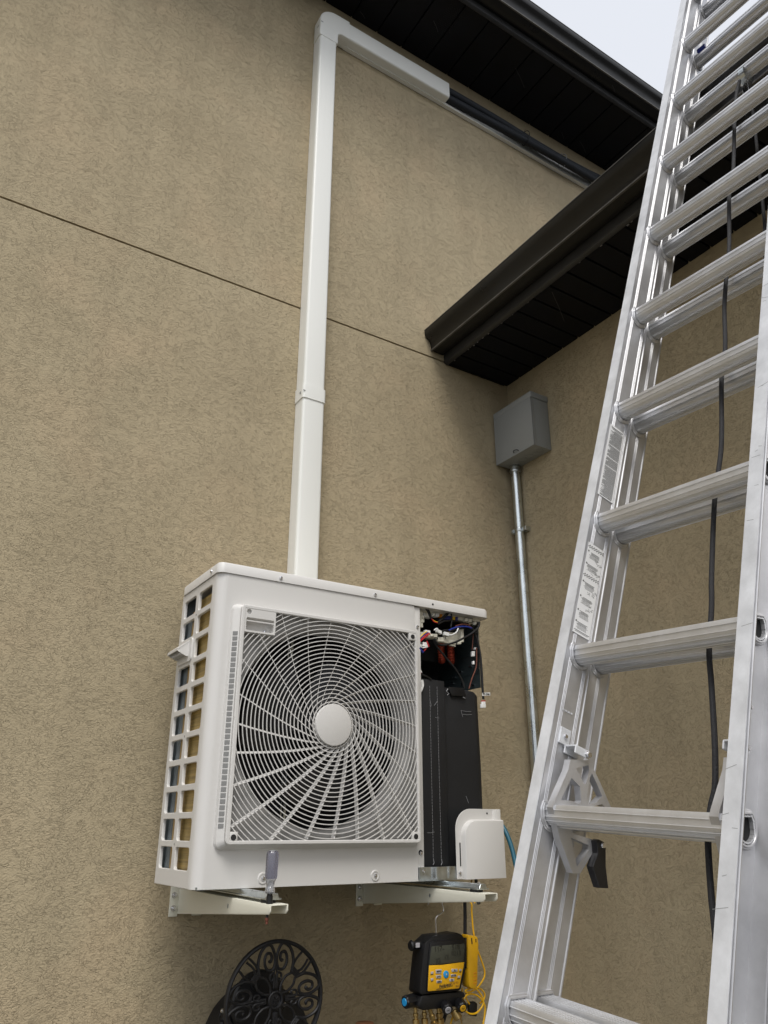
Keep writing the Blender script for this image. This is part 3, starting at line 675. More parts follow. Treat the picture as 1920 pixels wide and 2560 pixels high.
def wire(name, pts, r, m, yy, par=cb, k=6, yend=None):
    P = []
    for i, (x, y) in enumerate(pts):
        Y_ = yy if yend is None else yy+(yend-yy)*i/(len(pts)-1)
        P.append(pc(x, y, Y_))
    b = MB(); b.tube(P, r, 8, smooth=k); return b.build(name, m, par, smooth=True)
wire('thick_wire', [(395, 950), (430, 1020), (500, 1055), (600, 1050), (760, 1000), (900, 930), (1050, 840), (1150, 740), (1165, 655)], .0036, 'black', 2.128)
hang = wire('hanging_lead', [(1040, 760), (1085, 850), (1130, 980), (1180, 1230), (1205, 1550), (1225, 1880), (1235, 1990)], .0042, 'black', 2.135)
wire('thick_wire', [(370, 950), (430, 1080), (600, 1290), (750, 1470), (860, 1660), (905, 1800)], .0036, 'black', 2.134)
wire('thin_wire', [(1060, 870), (1050, 1000), (1040, 1130)], .0014, 'brown', 2.146); wire('thin_wire', [(1115, 1100), (1110, 1420), (1040, 1620), (985, 1810)], .0022, 'brown', 2.146)
wire('thin_wire', [(750, 730), (850, 700), (960, 705), (1040, 770)], .0022, 'brown', 2.140); wire('thin_wire', [(640, 800), (760, 750), (900, 735), (1020, 760), (1070, 830)], .0028, 'blue', 2.138)
for i, mm in enumerate(('yellow', 'blue', 'red', 'red')): wire('thin_wire', [(118, 945+i*24), (190+i*10, 868+i*20), (258+i*18, 822+i*12)], .0019, mm, 2.136)
wire('thin_wire', [(120, 1010), (160, 1060), (260, 1072)], .0024, 'wplastic', 2.132); wire('thin_wire', [(122, 1045), (180, 1100), (268, 1088)], .0024, 'wplastic', 2.132)
wire('thin_wire', [(255, 985), (275, 1040), (290, 1085)], .0024, 'red', 2.129); wire('thin_wire', [(125, 1105), (170, 1160), (195, 1180)], .004, 'blue', 2.132); wire('thin_wire', [(205, 1160), (245, 1120)], .0016, 'red', 2.132)
for i in range(3): wire('thin_wire', [(185-i*14, 1655), (196-i*16, 1760), (150-i*12, 1880+i*10)], .0018, 'wplastic', 2.138)
wire('thin_wire', [(125, 1440), (165, 1530)], .0022, 'wplastic', 2.135); wire('thin_wire', [(122, 1500), (150, 1545)], .002, 'red', 2.133); wire('thin_wire', [(150, 1560), (250, 1600), (330, 1650)], .004, 'black', 2.15)
wire('thin_wire', [(800, 765), (770, 830), (700, 875), (640, 882)], .0024, 'wplastic', 2.134); wire('thin_wire', [(380, 800), (420, 770), (450, 775)], .002, 'wplastic', 2.134)
for P_ in ([(200, 390), (270, 470), (320, 590)], [(220, 385), (300, 480), (335, 600)], [(630, 480), (540, 560), (430, 680)], [(655, 485), (560, 580), (450, 660)], [(675, 490), (690, 600), (670, 740)], [(450, 690), (560, 640), (680, 635), (820, 650), (930, 690), (1000, 740)], [(430, 850), (560, 800), (700, 790), (900, 760)], [(1165, 655), (1155, 690), (1040, 730)]): wire('thick_wire', P_, .0030, 'black', 2.144)
wire('thin_wire', [(340, 600), (380, 650), (440, 670)], .0018, 'red', 2.14); wire('thin_wire', [(345, 610), (390, 640), (440, 660)], .0014, 'yellow', 2.14)
b = MB(); b.obox(pc(1105, 835, 2.13), (.006, 0, .001), (0, .004, 0), (0, 0, .0018)); b.tube([pc(1040, 845, 2.135), pc(1130, 835, 2.128)], .0025, 6); b.build('cable_tie', 'black', cb)
b = MB(); slab(b, 1215, 1880, 1350, 1932, 2.128, .0015, -6); tg_ = b.build('wire_tag', 'wplastic', hang)
text('tag_lettering', '9H CN8', .0085, pc(1282, 1903, 2.1272), (1, 0, .02), (0, 0, 1), 'ink', tg_, depth=.0002, bold=.0003)
b = MB(); slab(b, 1205, 2068, 1278, 2140, 2.130, .010); slab(b, 1214, 2028, 1272, 2072, 2.131, .008); pl_ = b.build('plug', 'wplastic', hang, bevel=.001, seg=1)
b = MB(); slab(b, 1212, 2012, 1270, 2029, 2.1315, .006); b.build('plug_band', 'red', pl_)
# valve cover
VX0, VX1, VZ0, VZ1 = 1.628, 1.803, -.146, .030
def vout(x0, x1, z0, z1, r, n=8): return [(x1, z0), (x1, z1)]+[(x0+r+r*math.cos(rad(90+90*k/n)), z1-r+r*math.sin(rad(90+90*k/n))) for k in range(n+1)]+[(x0, z0)]
vb = flat('valve_cover_base', vout(1.614, 1.800, -.146, .060, .062), [], .003, 'white', U, (0, 2.1235, 0), (1, 0, 0), (0, 0, 1), bevel=.001)
b = MB(); rr_ = [[Vector((x, y_, z)) for x, z in vout(x0_, x1_, VZ0, z1_, r_)] for y_, x0_, x1_, z1_, r_ in ((2.1206, 1.634, 1.802, .028, .050), (2.106, 1.636, 1.799, .026, .048), (2.1015, 1.638, 1.797, .024, .046), (2.0995, 1.643, 1.793, .019, .041))]
b.loft(rr_); vc = b.build('valve_cover', 'white', U, smooth=True)
b = MB(); b.obox((1.629, 2.1201, -.075), (.0020, 0, 0), (0, .0006, 0), (0, 0, .034)); b.cyl((1.745, 2.1204, .047), (1.745, 2.1198, .047), .003, 12); b.build('cover_slots', 'dark', vb)
b = MB(); b.box((1.784, 2.1175, .029), (1.8002, 2.1203, .0592)); b.build('cover_tab', 'white', vb, bevel=.0005, seg=1)
screw((1.6255, 2.1204, -.128), (0, -1, 0), .0055, vb)
b = MB(); b.box((1.770, 2.115, -.147), (1.798, 2.44, .055)); b.build('valve_mount_plate', 'white', U, bevel=.001)
rebase(U, (1.28, 2.29, ZBT))

# ------------------------------------------------------------------ wall brackets, feet and pads
def bracket(xa, label):
    """cream pressed arm, open underneath, tapering from wall to tip; z of top -.178"""
    r = thing('wall_bracket', label, 'bracket', group='brackets under the outdoor unit')
    y0, y1 = 1.898, D-.006; w_ = .048; th = .003; zt = -.170
    def side(x): return [Vector((x, y1, zt-.071)), Vector((x, y1, zt)), Vector((x, y0, zt)), Vector((x, y0, zt-.015)), Vector((x, y0+.008, zt-.0215))]
    b = MB()
    for xx in (xa, xa+w_-th): b.loft([side(xx), side(xx+th)])
    b.box((xa+th, y0+.002, zt-th), (xa+w_-th, y1, zt-.0002))
    b.build('arm', 'cream', r, bevel=.0013)
    b = MB(); b.loft([[Vector((x_, 2.165+.0035*math.cos(t), zt-.021+.0055*math.sin(t))) for t in [2*math.pi*k/14 for k in range(14)]] for x_ in (xa-.0006, xa+.0002)]); b.build('slot_hole', 'steelgrey', r)
    b = MB(); b.box((xa-.026, D-.0058, zt-.078), (xa+.001, D-.0008, zt+.030)); b.box((xa+w_-.001, D-.0058, zt-.078), (xa+w_+.030, D-.0008, zt+.030)); pl = b.build('wall_plate', 'cream', r, bevel=.0012)
    for z in (-.019, -.055): screw((xa-.0135, D-.006, zt+z), (0, -1, 0), .007, pl, washer=.009)
    for y in (1.965, 2.46):
        b = MB(); b.lathe((xa+w_/2, y, zt+.0003), (0, 0, 1), [(0, .019), (.0065, .019), (.007, .016)], 20); b.build('rubber_pad', 'black', r, smooth=True)
    # unit foot rail resting on the pads
    rebase(r, (xa+w_/2, D, zt)); return r
bracket(.880, 'cream steel bracket under the left end of the outdoor unit, screwdriver standing on its tip')
bracket(1.540, 'cream steel bracket under the right end of the outdoor unit, gauge hanging from it')
for xa in (.880, 1.540):
    b = MB(); z0 = -.1625; zt = ZBT-.0012
    b.prism([(-.021, z0), (.021, z0), (.021, z0+.003), (.014, z0+.003), (.010, zt), (-.010, zt), (-.014, z0+.003), (-.021, z0+.003)], (xa+.026, 1.935, 0), (xa+.026, 2.44, 0), (1, 0, 0), (0, 0, 1))
    o = b.build('foot_rail', 'galv', U, bevel=.0008, seg=1); o.matrix_parent_inverse = Matrix.Translation(-Vector(U.location))
    b = MB(); b.lathe((xa+.024, 1.952, z0+.003), (0, 0, 1), [(0, .014), (.002, .014), (.002, .009), (.009, .009), (.009, .005), (.016, .005)], 6); n_ = b.build('foot_nut', 'zinc', o)

# ------------------------------------------------------------------ screwdriver on the left bracket tip
T0 = onY(673, 2262, 1.925); tx, ty = T0.x, 1.925
sdv = thing('screwdriver', 'screwdriver with smoky clear fluted handle standing upright on the left bracket tip', 'screwdriver')
zb = -.1695
b = MB(); b.lathe((tx, ty, zb), (0, 0, 1), [(0, .0105), (.022, .0105), (.023, .009), (.034, .009)], 18); b.build('socket', 'black', sdv, smooth=True)
b = MB(); b.lathe((tx, ty, zb+.028), (0, 0, 1), [(0, .010), (.003, .0155), (.010, .0165), (.016, .0150), (.022, .0120), (.036, .0150), (.044, .0185)], 24); b.build('ferrule', 'toolclear', sdv, smooth=True)
rings = []
for h, r in ((.0725, .0185), (.080, .0200), (.145, .0205), (.152, .0185), (.156, .014)):
    rings.append([Vector((tx + .0035*(h/.15)+r*(1-.12*(abs(math.cos(3*2*math.pi*k/36))**6))*math.cos(2*math.pi*k/36), ty, zb+h))+Vector((0, r*(1-.12*(abs(math.cos(3*2*math.pi*k/36))**6))*math.sin(2*math.pi*k/36), 0)) for k in range(36)])
b = MB(); b.loft(rings); b.build('handle', 'tool', sdv, smooth=True)
b = MB(); b.lathe((tx+.0035, ty, zb+.1562), (0, 0, 1), [(0, .0135), (.0012, .0125)], 24); b.build('end_cap', 'boxgrey', sdv, smooth=True)
b = MB(); b.cyl((tx-.004, ty, zb-.004), (tx-.004, ty, zb-.030), .0032, 10); b.build('shaft', 'black', sdv, smooth=True)
b = MB(); b.lathe((tx-.004, ty, zb-.030), (0, 0, -1), [(0, .0045), (.006, .0045), (.008, .003), (.014, .003)], 10); b.build('tip', 'brown', sdv, smooth=True)
for c in [c for c in sdv.children if c.name.split('.')[0] not in ('shaft', 'tip')]:
    for v in c.data.vertices: v.co = Vector((tx, ty, zb)) + (v.co-Vector((tx, ty, zb)))*.76
rebase(sdv, (tx, ty, zb))

# ------------------------------------------------------------------ junction box and conduit
jb = thing('junction_box', 'grey metal electrical box high on the side wall under the lower soffit', 'electrical box')
JX, JY0, JY1, JZ0, JZ1 = 2.270, 2.297, 2.560, 1.632, 1.885
b = MB(); b.box((JX+.002, JY0, JZ0), (XB-.001, JY1, JZ1)); b.build('body', 'boxgrey', jb, bevel=.003)
b = MB(); b.box((JX-.001, JY0-.004, JZ1+.0005), (XB-.001, JY1+.004, JZ1+.030)); b.build('hood', 'boxgrey', jb, bevel=.0015)
b = MB(); b.box((JX-.002, JY0-.002, JZ0-.001), (JX+.0015, JY1+.002, JZ1)); b.box((JX-.002, JY0-.002, JZ0-.001), (JX+.016, JY0-.0002, JZ1)); cv = b.build('cover', 'boxgrey', jb, bevel=.0012)
b = MB(); b.tube([(JX-.003, 2.432, JZ0+.012), (JX-.012, 2.424, JZ0+.018), (JX-.010, 2.405, JZ0+.016), (JX-.004, 2.398, JZ0+.010)], .0022, 6, smooth=4); b.build('hasp', 'iron', cv)
b = MB()
for y in (2.335, 2.520): b.lathe((JX-.002, y, JZ0+.014), (-1, 0, 0), [(0, .0055), (.0012, .005)], 16)
b.build('cover_bump', 'boxgrey', cv, smooth=True)
b = MB()
for y, r in ((2.33, .017), (2.368, .011), (2.40, .019), (2.445, .021)): b.tube([((JX+XB)/2+.01+r*math.cos(a), y+r*math.sin(a), JZ0-.0002) for a in [2*math.pi*k/28 for k in range(28)]], .0008, 4, closed=True)
b.build('knockout_ring', 'steelgrey', jb)
rebase(jb, (XB, 2.43, JZ0))
cn = thing('conduit', 'galvanised steel conduit dropping from the grey box down the corner', 'conduit')
cx, cy = XB-.028, 2.522
b = MB(); b.cyl((cx, cy, GZ), (cx, cy, JZ0-.028), .0215, 28); b.build('pipe', 'conduit', cn, smooth=True)
b = MB(); b.lathe((cx, cy, JZ0-.001), (0, 0, -1), [(0, .025), (.008, .0262), (.010, .0225), (.016, .0225), (.018, .0262), (.026, .0275), (.032, .0262), (.034, .0225)], 28); b.build('connector', 'galv', cn, smooth=True)
b = MB()
for z in (1.298,):
    b.lathe((cx, cy, z-.010), (0, 0, 1), [(0, .0228), (.0005, .0236), (.0195, .0236), (.02, .0228)], 28)
    b.box((cx-.004, cy-.046, z-.010), (cx+.026, cy-.022, z+.010))
    b.obox((cx-.006, cy+.030, z), (.010, 0, 0), (0, .008, 0), (0, 0, .010))
    b.lathe((cx-.018, cy+.030, z), (-1, 0, 0), [(0, .007), (.004, .007)], 6)
b.build('strap', 'galv', cn, bevel=.0008, seg=1)
rebase(cn, (cx, cy, GZ))

# ------------------------------------------------------------------ extension ladder
P0 = Vector((0.94721776, 1.09874675, -0.26857184)); ld = Vector((0.29596203, -0.05630753, 0.95353864)).normalized()
le = Vector((-0.00448014, -0.99835597, -0.05714332)).normalized(); ln = ld.cross(le).normalized()
SP = .3048
def LP(k, s, n): return P0 + ld*(k*SP) + le*s + ln*n
LAD = thing('extension_ladder', 'aluminium extension ladder leaning on the lower gutter at the right', 'ladder')
def channel(name, s0, sgn, n0, n1, k0, k1, ribs, parent, web=.003, fl=.028):
    """web at s0 with flanges turned away from the rungs (sgn), ribs on the rung side"""
    pr = []
    # go round the section in (s, n)
    pr += [(s0+sgn*web, n0+.0035), (s0+sgn*fl, n0+.0035), (s0+sgn*(fl+.0015), n0+.002), (s0+sgn*(fl+.0015), n0+.0005), (s0+sgn*fl, n0)]
    # front face slightly stepped
    pr += [(s0+sgn*fl*.62, n0-.0004), (s0+sgn*fl*.58, n0-.0014), (s0+sgn*fl*.18, n0-.0014), (s0+sgn*fl*.14, n0-.0004), (s0, n0)]
    for rn in ribs:
        for q in (-.0032, 0, .0032):
            pr += [(s0, rn+q-.0012), (s0-sgn*.0012, rn+q-.0004), (s0-sgn*.0012, rn+q+.0004), (s0, rn+q+.0012)]
    pr += [(s0, n1-.0055), (s0-sgn*.0015, n1-.0035), (s0-sgn*.0015, n1-.001), (s0, n1), (s0+sgn*fl, n1), (s0+sgn*fl, n1-.0035), (s0+sgn*web, n1-.0035)]
    b = MB(); b.prism(pr, LP(k0, 0, 0), LP(k1, 0, 0), le, ln)
    return b.build(name, 'alu', parent, smooth=False)
FW = .370
r1 = channel('fly_rail', 0, -1, -.035, .035, -2.4, 12.4, (-.0205, .019), LAD)
r2 = channel('fly_rail', FW, 1, -.035, .035, -2.4, 12.4, (-.0205, .019), LAD)
r3 = channel('base_rail', -.020, -1, .0385, .108, -4.4, 11.6, (.078,), LAD)
r4 = channel('base_rail', FW+.020, 1, .0385, .108, -4.4, 11.6, (.078,), LAD)
# bright front faces of the fly rails: worn flange caps
for s0, sgn, par in ((0, -1, r1), (FW, 1, r2)):
    b = MB(); b.obox((LP(-2.4, s0+sgn*.013, -.0372)+LP(12.4, s0+sgn*.013, -.0372))/2, le*.0133, ln*.0008, ld*(14.8*SP/2)); b.build('front_flange', 'alu_flange', par)
upv = Vector((0, 0, 1)); upv = (upv-le*upv.dot(le)).normalized(); fwd = le.cross(upv).normalized()
if fwd.dot(ln) < 0: fwd = -fwd
def drung(sc=1.0, off=0.0, ridges=True):
    pts = []; R = .0185
    base = []
    N1 = 14
    for i in range(N1+1): base.append((-.0175+.035*i/N1, .0170, 0, 1))        # flat tread
    for i in range(1, 5): base.append((.0192, .0155-.0155*i/4, 1, 0))
    for i in range(1, 25):
        a = -math.pi*i/25; base.append((.0194*math.cos(a), .0195*math.sin(a), math.cos(a), math.sin(a)))
    for i in range(0, 4): base.append((-.0192, 0+.0155*i/4, -1, 0))
    n_ = len(base)
    for i, (a, c, na, nc) in enumerate(base):
        pts.append((a+na*off, c+nc*off))
        if ridges and i % 3 == 0:
            a2, c2 = base[(i+1) % n_][:2]
            for t, h in ((.28, 0), (.40, .0013), (.62, .0013), (.74, 0)): pts.append((a+(a2-a)*t+na*(off+h), c+(c2-c)*t+nc*(off+h)))
    return pts
rsrc = None
def rung_mesh(s0, s1, name='rung'):
    outer, inner = drung(), drung(off=-.0022, ridges=False)
    outer = outer; inner = [(a*.88, c*.88) for a, c in outer]
    b = MB(); n = len(outer)
    def ringp(pr, s): return [le*s + fwd*a + upv*c for a, c in pr]
    A, B_, Cc, Dd = ringp(outer, s0), ringp(outer, s1), ringp(inner, s1), ringp(inner, s0)
    vs = A+B_+Cc+Dd; fs = []
    for q in range(4):
        o0, o1 = q*n, ((q+1) % 4)*n
        for j in range(n): k = (j+1) % n; fs.append((o0+j, o0+k, o1+k, o1+j))
    b.add(vs, fs)
    me = b.build(name, 'alu_rung', None, smooth=True); 
    return me
def collar_mesh(sl):
    b = MB()
    for off, s_, r_ in ((.0045, 0, .0030), (.0022, .0028, .0022)):
        b.tube([le*(sl[0]+s_*sl[1]) + fwd*a + upv*c for a, c in drung(off=off+.001, ridges=False)], r_, 6, closed=True)
    return b.build('collar', 'alu', None, smooth=True)
def bore_shade_mesh(s):
    b = MB(); b.loft([[le*(s+d_)+fwd*a*.86+upv*c*.86 for a, c in drung(ridges=False)] for d_ in (-.002, 0)]); return b.build('bore_shade', 'dark')  # dark plug standing in for the shade inside the hollow rung
def rung_set(n_, s0, s1, ks, cs):
    ru = rung_mesh(s0-.008, s1+.010); cols = [collar_mesh(c) for c in cs]+[bore_shade_mesh(s1+.004)]; first = True
    for k in ks:
        p = LP(k, 0, n_)
        if first: o = ru; cc = cols
        else:
            o = ru.copy(); COL.objects.link(o); cc = [c.copy() for c in cols]
            for c in cc: COL.objects.link(c)
        o.parent = LAD; o.location = p
        for c in cc: c.parent = o; c.location = (0, 0, 0)
        first = False
cs_f = [(.001, 1), (FW-.001, -1), (FW+.006, 1), (-.006, -1)]
rung_set(0, 0, FW, range(-2, 13), cs_f)
rung_set(.0735, -.020, FW+.020, [k+.055 for k in range(-4, 12)], [(-.019, 1), (FW+.019, -1)])
# decals on the far fly rail
def decal(k0, k1, kind):
    s = .0016; n0, n1 = -.0310, .0150
    b = MB(); b.obox((LP(k0, s, 0)+LP(k1, s, 0))/2+ln*(n0+n1)/2, ln*(n1-n0)/2, ld*(k1-k0)*SP/2, le*.0003); st = b.build('safety_label', 'sticker', r1)
    L = (k1-k0)*SP; b = MB(); s2 = s+.0005
    def bar(n_, z_, w_, h_): b.obox(P0+ld*(k0*SP+z_)+le*s2+ln*n_, ln*w_/2, ld*h_/2, le*.0001)
    if kind == 0:   # columns of small print running along the rail
        y = .006
        z_ = .006
        while z_ < L-.012:
            w_ = .037 if random.random() < .6 else random.uniform(.026, .036)
            if random.random() > .05: bar(n1-.004-w_/2, z_, w_, .0006)
            z_ += .0017
        bar((n0+n1)/2, L-.006, .036, .002); bar((n0+n1)/2, L-.0095, .030, .0015); bar((n0+n1)/2, .0035, .036, .0016)
    else:
        def checks(z_):
            for i in range(14):
                for j in range(3):
                    if (i+j) % 2: bar(n0+.0022+i*.0032, z_+j*.0024, .0026, .0023)
        checks(L-.011); checks(L*.62)
        for zz in (L*.90, L*.76, L*.555, L*.39, L*.24, L*.12):
            n_l = 7
            bar(n0+.004, zz+.001, .0034, .0034)
            for i in range(n_l): bar(n0+.008+random.uniform(.012, .016), zz-.0022*i, random.uniform(.022, .031), .0009 if i < 3 else .0005)
        for zz in (L*.83, L*.69, L*.475, L*.305):      # little drawings
            for i in range(9):
                c = P0+ld*(k0*SP+zz+random.uniform(-.006, .006))+le*s2+ln*(random.uniform(-.008, .014)); a = random.uniform(-1, 1)
                b.obox(c, (ln+ld*a).normalized()*random.uniform(.002, .005), (ld-ln*a).normalized()*.00025, le*.0001)
        bar((n0+n1)/2, .007, .042, .0012); bar((n0+n1)/2, .0045, .034, .0008)
    b.build('label_print', 'print', st)
decal(3.20, 3.83, 0); decal(2.13, 2.80, 1)
# stamped marks on web and a rung
b = MB()
for i in range(4): b.obox(LP(1.62+.0*i, .0012, -.018+i*.0075), ln*.0018, ld*.0016, le*.0004)
b.build('stamped_mark', 'alu_flange', r1)
# scratches and scuffs on the near front flange
b = MB()
for i in range(26):
    k = random.uniform(-1.5, 5); s = FW+random.uniform(.003, .022); l = random.uniform(.002, .012); a = random.uniform(-.5, .5)
    b.obox(LP(k, s, -.0381), (le+ld*a).normalized()*l, (ld-le*a).normalized()*.0003, ln*.0001)
b.build('flange_scratches', 'boxgrey', r2)
# rung locks: cast hooks on both fly rails at the engaged rung
def lpx(x, y):   # survey of the far hook on its own plane, s = .020
    u, v = 1240+x*.21695, 1760+y*.21695; r = ray(u, v); Q = P0+le*.020; t = Q.dot(le)/r.dot(le); p = r*t-P0
    return (p.dot(ln), p.dot(ld))
outer = [(825,640),(1045,650),(1165,900),(1235,1060),(1292,1190),(1240,1196),(1185,1152),(1050,1188),(930,1180),(745,1176),(728,1200),(745,1290),(800,1420),(862,1492),(1085,1560),(1092,1690),(940,1945),(850,1945),(700,1540),(622,1190),(640,1130),(725,930),(800,760)]
hol = [[(890,740),(1030,705),(1042,760),(1003,915),(985,928),(940,830)], [(838,850),(935,950),(948,1115),(925,1150),(840,1115),(715,1105)], [(1050,850),(1072,795),(1192,1060),(1120,1135),(1040,1160),(1015,1060)], [(830,1535),(1035,1625),(1035,1675),(900,1870)]]
OUT = [lpx(*p) for p in outer]; HOL = [[lpx(*p) for p in h] for h in hol]
lev = [lpx(*p) for p in [(1063,1570),(1095,1552),(1150,1580),(1172,1650),(1170,1850),(1200,2110),(1095,2105),(1015,1860),(1075,1710)]]
def lock(s_face, sgn):
    """sgn +1: hook on the far rail, -1 mirrored on the near rail"""
    ax = ln
    hk = flat('rung_lock', OUT, HOL, .015, 'alu', LAD, P0, ln, ld)
    az = ln.cross(ld).normalized()      # equals -le or +le
    for v in hk.data.vertices:
        d_ = (v.co-P0).dot(az); v.co = v.co - az*d_ + le*(s_face + sgn*d_*1.0)
    bm = bmesh.new(); bm.from_mesh(hk.data); bmesh.ops.recalc_face_normals(bm, faces=bm.faces); bm.to_mesh(hk.data); bm.free()
    lv = flat('lever', lev, [], .016, 'lever', hk, P0, ln, ld, bevel=.002)
    for v in lv.data.vertices:
        d_ = (v.co-P0).dot(az); v.co = v.co - az*d_ + le*(s_face + sgn*(.012+d_))
    bm = bmesh.new(); bm.from_mesh(lv.data); bmesh.ops.recalc_face_normals(bm, faces=bm.faces); bm.to_mesh(lv.data); bm.free()
    q = lpx(1125, 1620); screw(P0+ln*q[0]+ld*q[1]+le*(s_face+sgn*.0285), le*sgn, .005, hk, name='lever_pivot')
    # hinge bracket on the rail
    b = MB()
    a0, a1 = lpx(670, 470), lpx(800, 800); c = P0+ln*(a0[0]+a1[0])/2+ld*(a0[1]+a1[1])/2
    c = c+ln*(-.018-(c-P0).dot(ln)); b.obox(c+le*(s_face-sgn*.0165), ln*.013, ld*abs(a1[1]-a0[1])/2, le*.0015)
    h0, h1 = lpx(815, 450), lpx(1050, 660); c = P0+ln*(h0[0]+h1[0])/2+ld*(h0[1]+h1[1])/2; wn, wd = abs(h1[0]-h0[0])/2, abs(h1[1]-h0[1])/2
    b.obox(c+le*(s_face+sgn*.0195), ln*wn*.62, ld*wd, le*.0015); b.obox(c+le*(s_face-sgn*.0075)-ln*0+ld*wd*0, ln*wn*.62, ld*wd, le*.0015)
    b.obox(c+le*(s_face+sgn*.004)+ld*wd*.92, ln*wn*.62, ld*.0015, le*.0165)
    t0 = lpx(868, 372); c2 = P0+ln*t0[0]+ld*t0[1]; b.obox(c2+le*(s_face-sgn*.009), ln*.013, ld*.015, le*.0015); b.obox(c2+le*(s_face-sgn*.013)-ln*.012, ln*.0015, ld*.015, le*.005)
    b.build('hinge_bracket', 'alu_flange', hk, bevel=.0008, seg=1)
    q = lpx(995, 590); b = MB(); b.lathe(P0+ln*q[0]+ld*q[1]+le*(s_face+sgn*.021), le*sgn, [(0, .0075), (.001, .0075), (.001, .0058), (.006, .0055)], 6); b.build('hinge_bolt', 'zinc', hk)
    screw(c2+le*(s_face-sgn*.0075), le*sgn, .0045, hk, name='rivet')
    return hk
lock(.012, 1); lock(FW-.016, -1)
# bolt ends showing on the outside of the near fly rail
for k, r_ in ((1.56, .0065), (1.36, .0085)):
    b = MB(); b.lathe(LP(k, FW+.003, -.008), le, [(0, r_), (.006, r_), (.006, r_*.5), (.011, r_*.45)], 6); b.build('bolt_end', 'zinc', r2)
# rope and pulley
def ln_pt(u, v, n):
    r = ray(u, v); Q = P0+ln*n; t = Q.dot(ln)/r.dot(ln); return r*t
rp = [(1849, 202), (1840, 243), (1836, 315), (1834, 412), (1829, 450), (1823, 491), (1823, 617), (1816, 693), (1811, 769), (1813, 870), (1804, 946), (1804, 1098), (1796, 1180), (1786, 1260), (1779, 1438), (1779, 1514), (1773, 1628), (1778, 1704), (1785, 1818), (1788, 1894), (1787, 1970), (1776, 2023), (1770, 2103), (1778, 2235), (1785, 2300), (1796, 2420), (1800, 2560), (1806, 2700), (1808, 3000)]
b = MB(); b.tube([ln_pt(u, v, .0365) for u, v in rp], .0048, 10, smooth=5); b.build('rope', 'rope', LAD, smooth=True)
b = MB(); b.tube([ln_pt(u, v, .125) for u, v in ((1880, 262), (1886, 310), (1890, 345), (1895, 400), (1903, 470), (1909, 530), (1912, 570), (1915, 700), (1925, 900), (1930, 1400))], .0042, 8, smooth=5); b.build('rope', 'rope', LAD, smooth=True)
pc0 = ln_pt(1857, 185, .062)
b = MB(); pts = [fwd*a+upv*c for a, c in drung(off=.0022, ridges=False)]
kk = 8; cpt = LP(kk, 0, .0735); sp_ = (pc0-cpt).dot(le)
ringA = [cpt+le*(sp_-.008)+p for p in pts]; ringB = [cpt+le*(sp_+.008)+p for p in pts]
b.loft([ringA, ringB], caps=False); b.obox(cpt+le*sp_-upv*.030-fwd*.016, le*.007, upv*.012, fwd*.001)
pl2 = b.build('pulley_strap', 'galv', LAD, smooth=True)
b = MB(); b.lathe(cpt+le*(sp_-.006)-upv*.046-fwd*.004, le, [(0, .006), (0, .017), (.004, .013), (.008, .013), (.012, .017), (.012, .006)], 22); b.build('pulley_wheel', 'black', pl2, smooth=True)
b = MB(); c0 = cpt+le*(sp_+.009)-upv*.046
b.obox(c0, le*.0008, upv*.024, fwd*.012); b.obox(c0-le*.018, le*.0008, upv*.020, fwd*.010); b.obox(c0-le*.009-upv*.024, le*.009, upv*.0008, fwd*.012); b.build('pulley_cage', 'zinc', pl2)
b = MB(); c0 = LP(9, .03, .030)-upv*.012; b.obox(c0, le*.014, upv*.006, fwd*.004); b.build('blue_tape', 'blue', LAD)
b = MB(); 
for kq in (2, 3, 4, 5, 6, 7): 
    c0 = LP(kq, .20+.002*kq, .0735)+upv*.0178; b.obox(c0, le*.012, upv*.0006, fwd*.012)
b.build('rope_rub_mark', 'steelgrey', LAD)
rebase(LAD, LP(-4.4, FW/2, .07))

# ------------------------------------------------------------------ digital gauge set hanging from the right bracket
GYP = 2.100
def gp(x, y, dy=0.0):     # survey in the face plane of the gauge; crop scale of the close view
    return onY(960+x*.20494, 2230+y*.20494, GYP+dy)
def gpoly(name, pts, d0, d1, m, parent, bev=.0008):
    """closed outline on the gauge face, given thickness from GYP+d0 to GYP+d1 at true size"""
    P = [gp(x, y, 0) for x, y in pts]; b = MB()
    b.loft([[Vector((p.x, GYP+d0, p.z)) for p in P], [Vector((p.x, GYP+d1, p.z)) for p in P]]); return b.build(name, m, parent, bevel=bev)
gs = thing('digital_gauge', 'black and yellow digital gauge set hanging by a wire hook below the unit', 'gauge')
body = [(545,625),(600,540),(700,525),(800,520),(900,498),(960,520),(1010,600),(1025,700),(1010,850),(985,1000),(945,1200),(800,1225),(600,1240),(495,1262),(480,1230),(495,1050),(515,850),(530,720)]
gb = gpoly('case', [(x-35, y) if x < 560 else (x, y) for x, y in body], .002, .062, 'gblack', gs, .009)
gpoly('bezel', [(560,612),(640,590),(960,588),(1000,640),(996,850),(985,960),(930,1182),(520,1222),(515,1200),(540,800)], -.003, .003, 'gblack', gb, .002)
scr = gpoly('screen', [(572,662),(965,628),(978,640),(955,850),(540,885)], -.0045, -.0028, 'screen', gs, .0004)
kp = gpoly('keypad', [(540,893),(700,888),(965,852),(958,900),(905,1160),(895,1172),(530,1208),(524,1200)], -.0060, -.0028, 'gyel', gs, .0008)
gx = (onY(1100, 2400, GYP)-onY(1090, 2400, GYP)).normalized()
gax, gaz = Vector((1, 0, 0)), Vector((-.06, 0, 1)).normalized(); gax = Vector((1, 0, .01)).normalized()
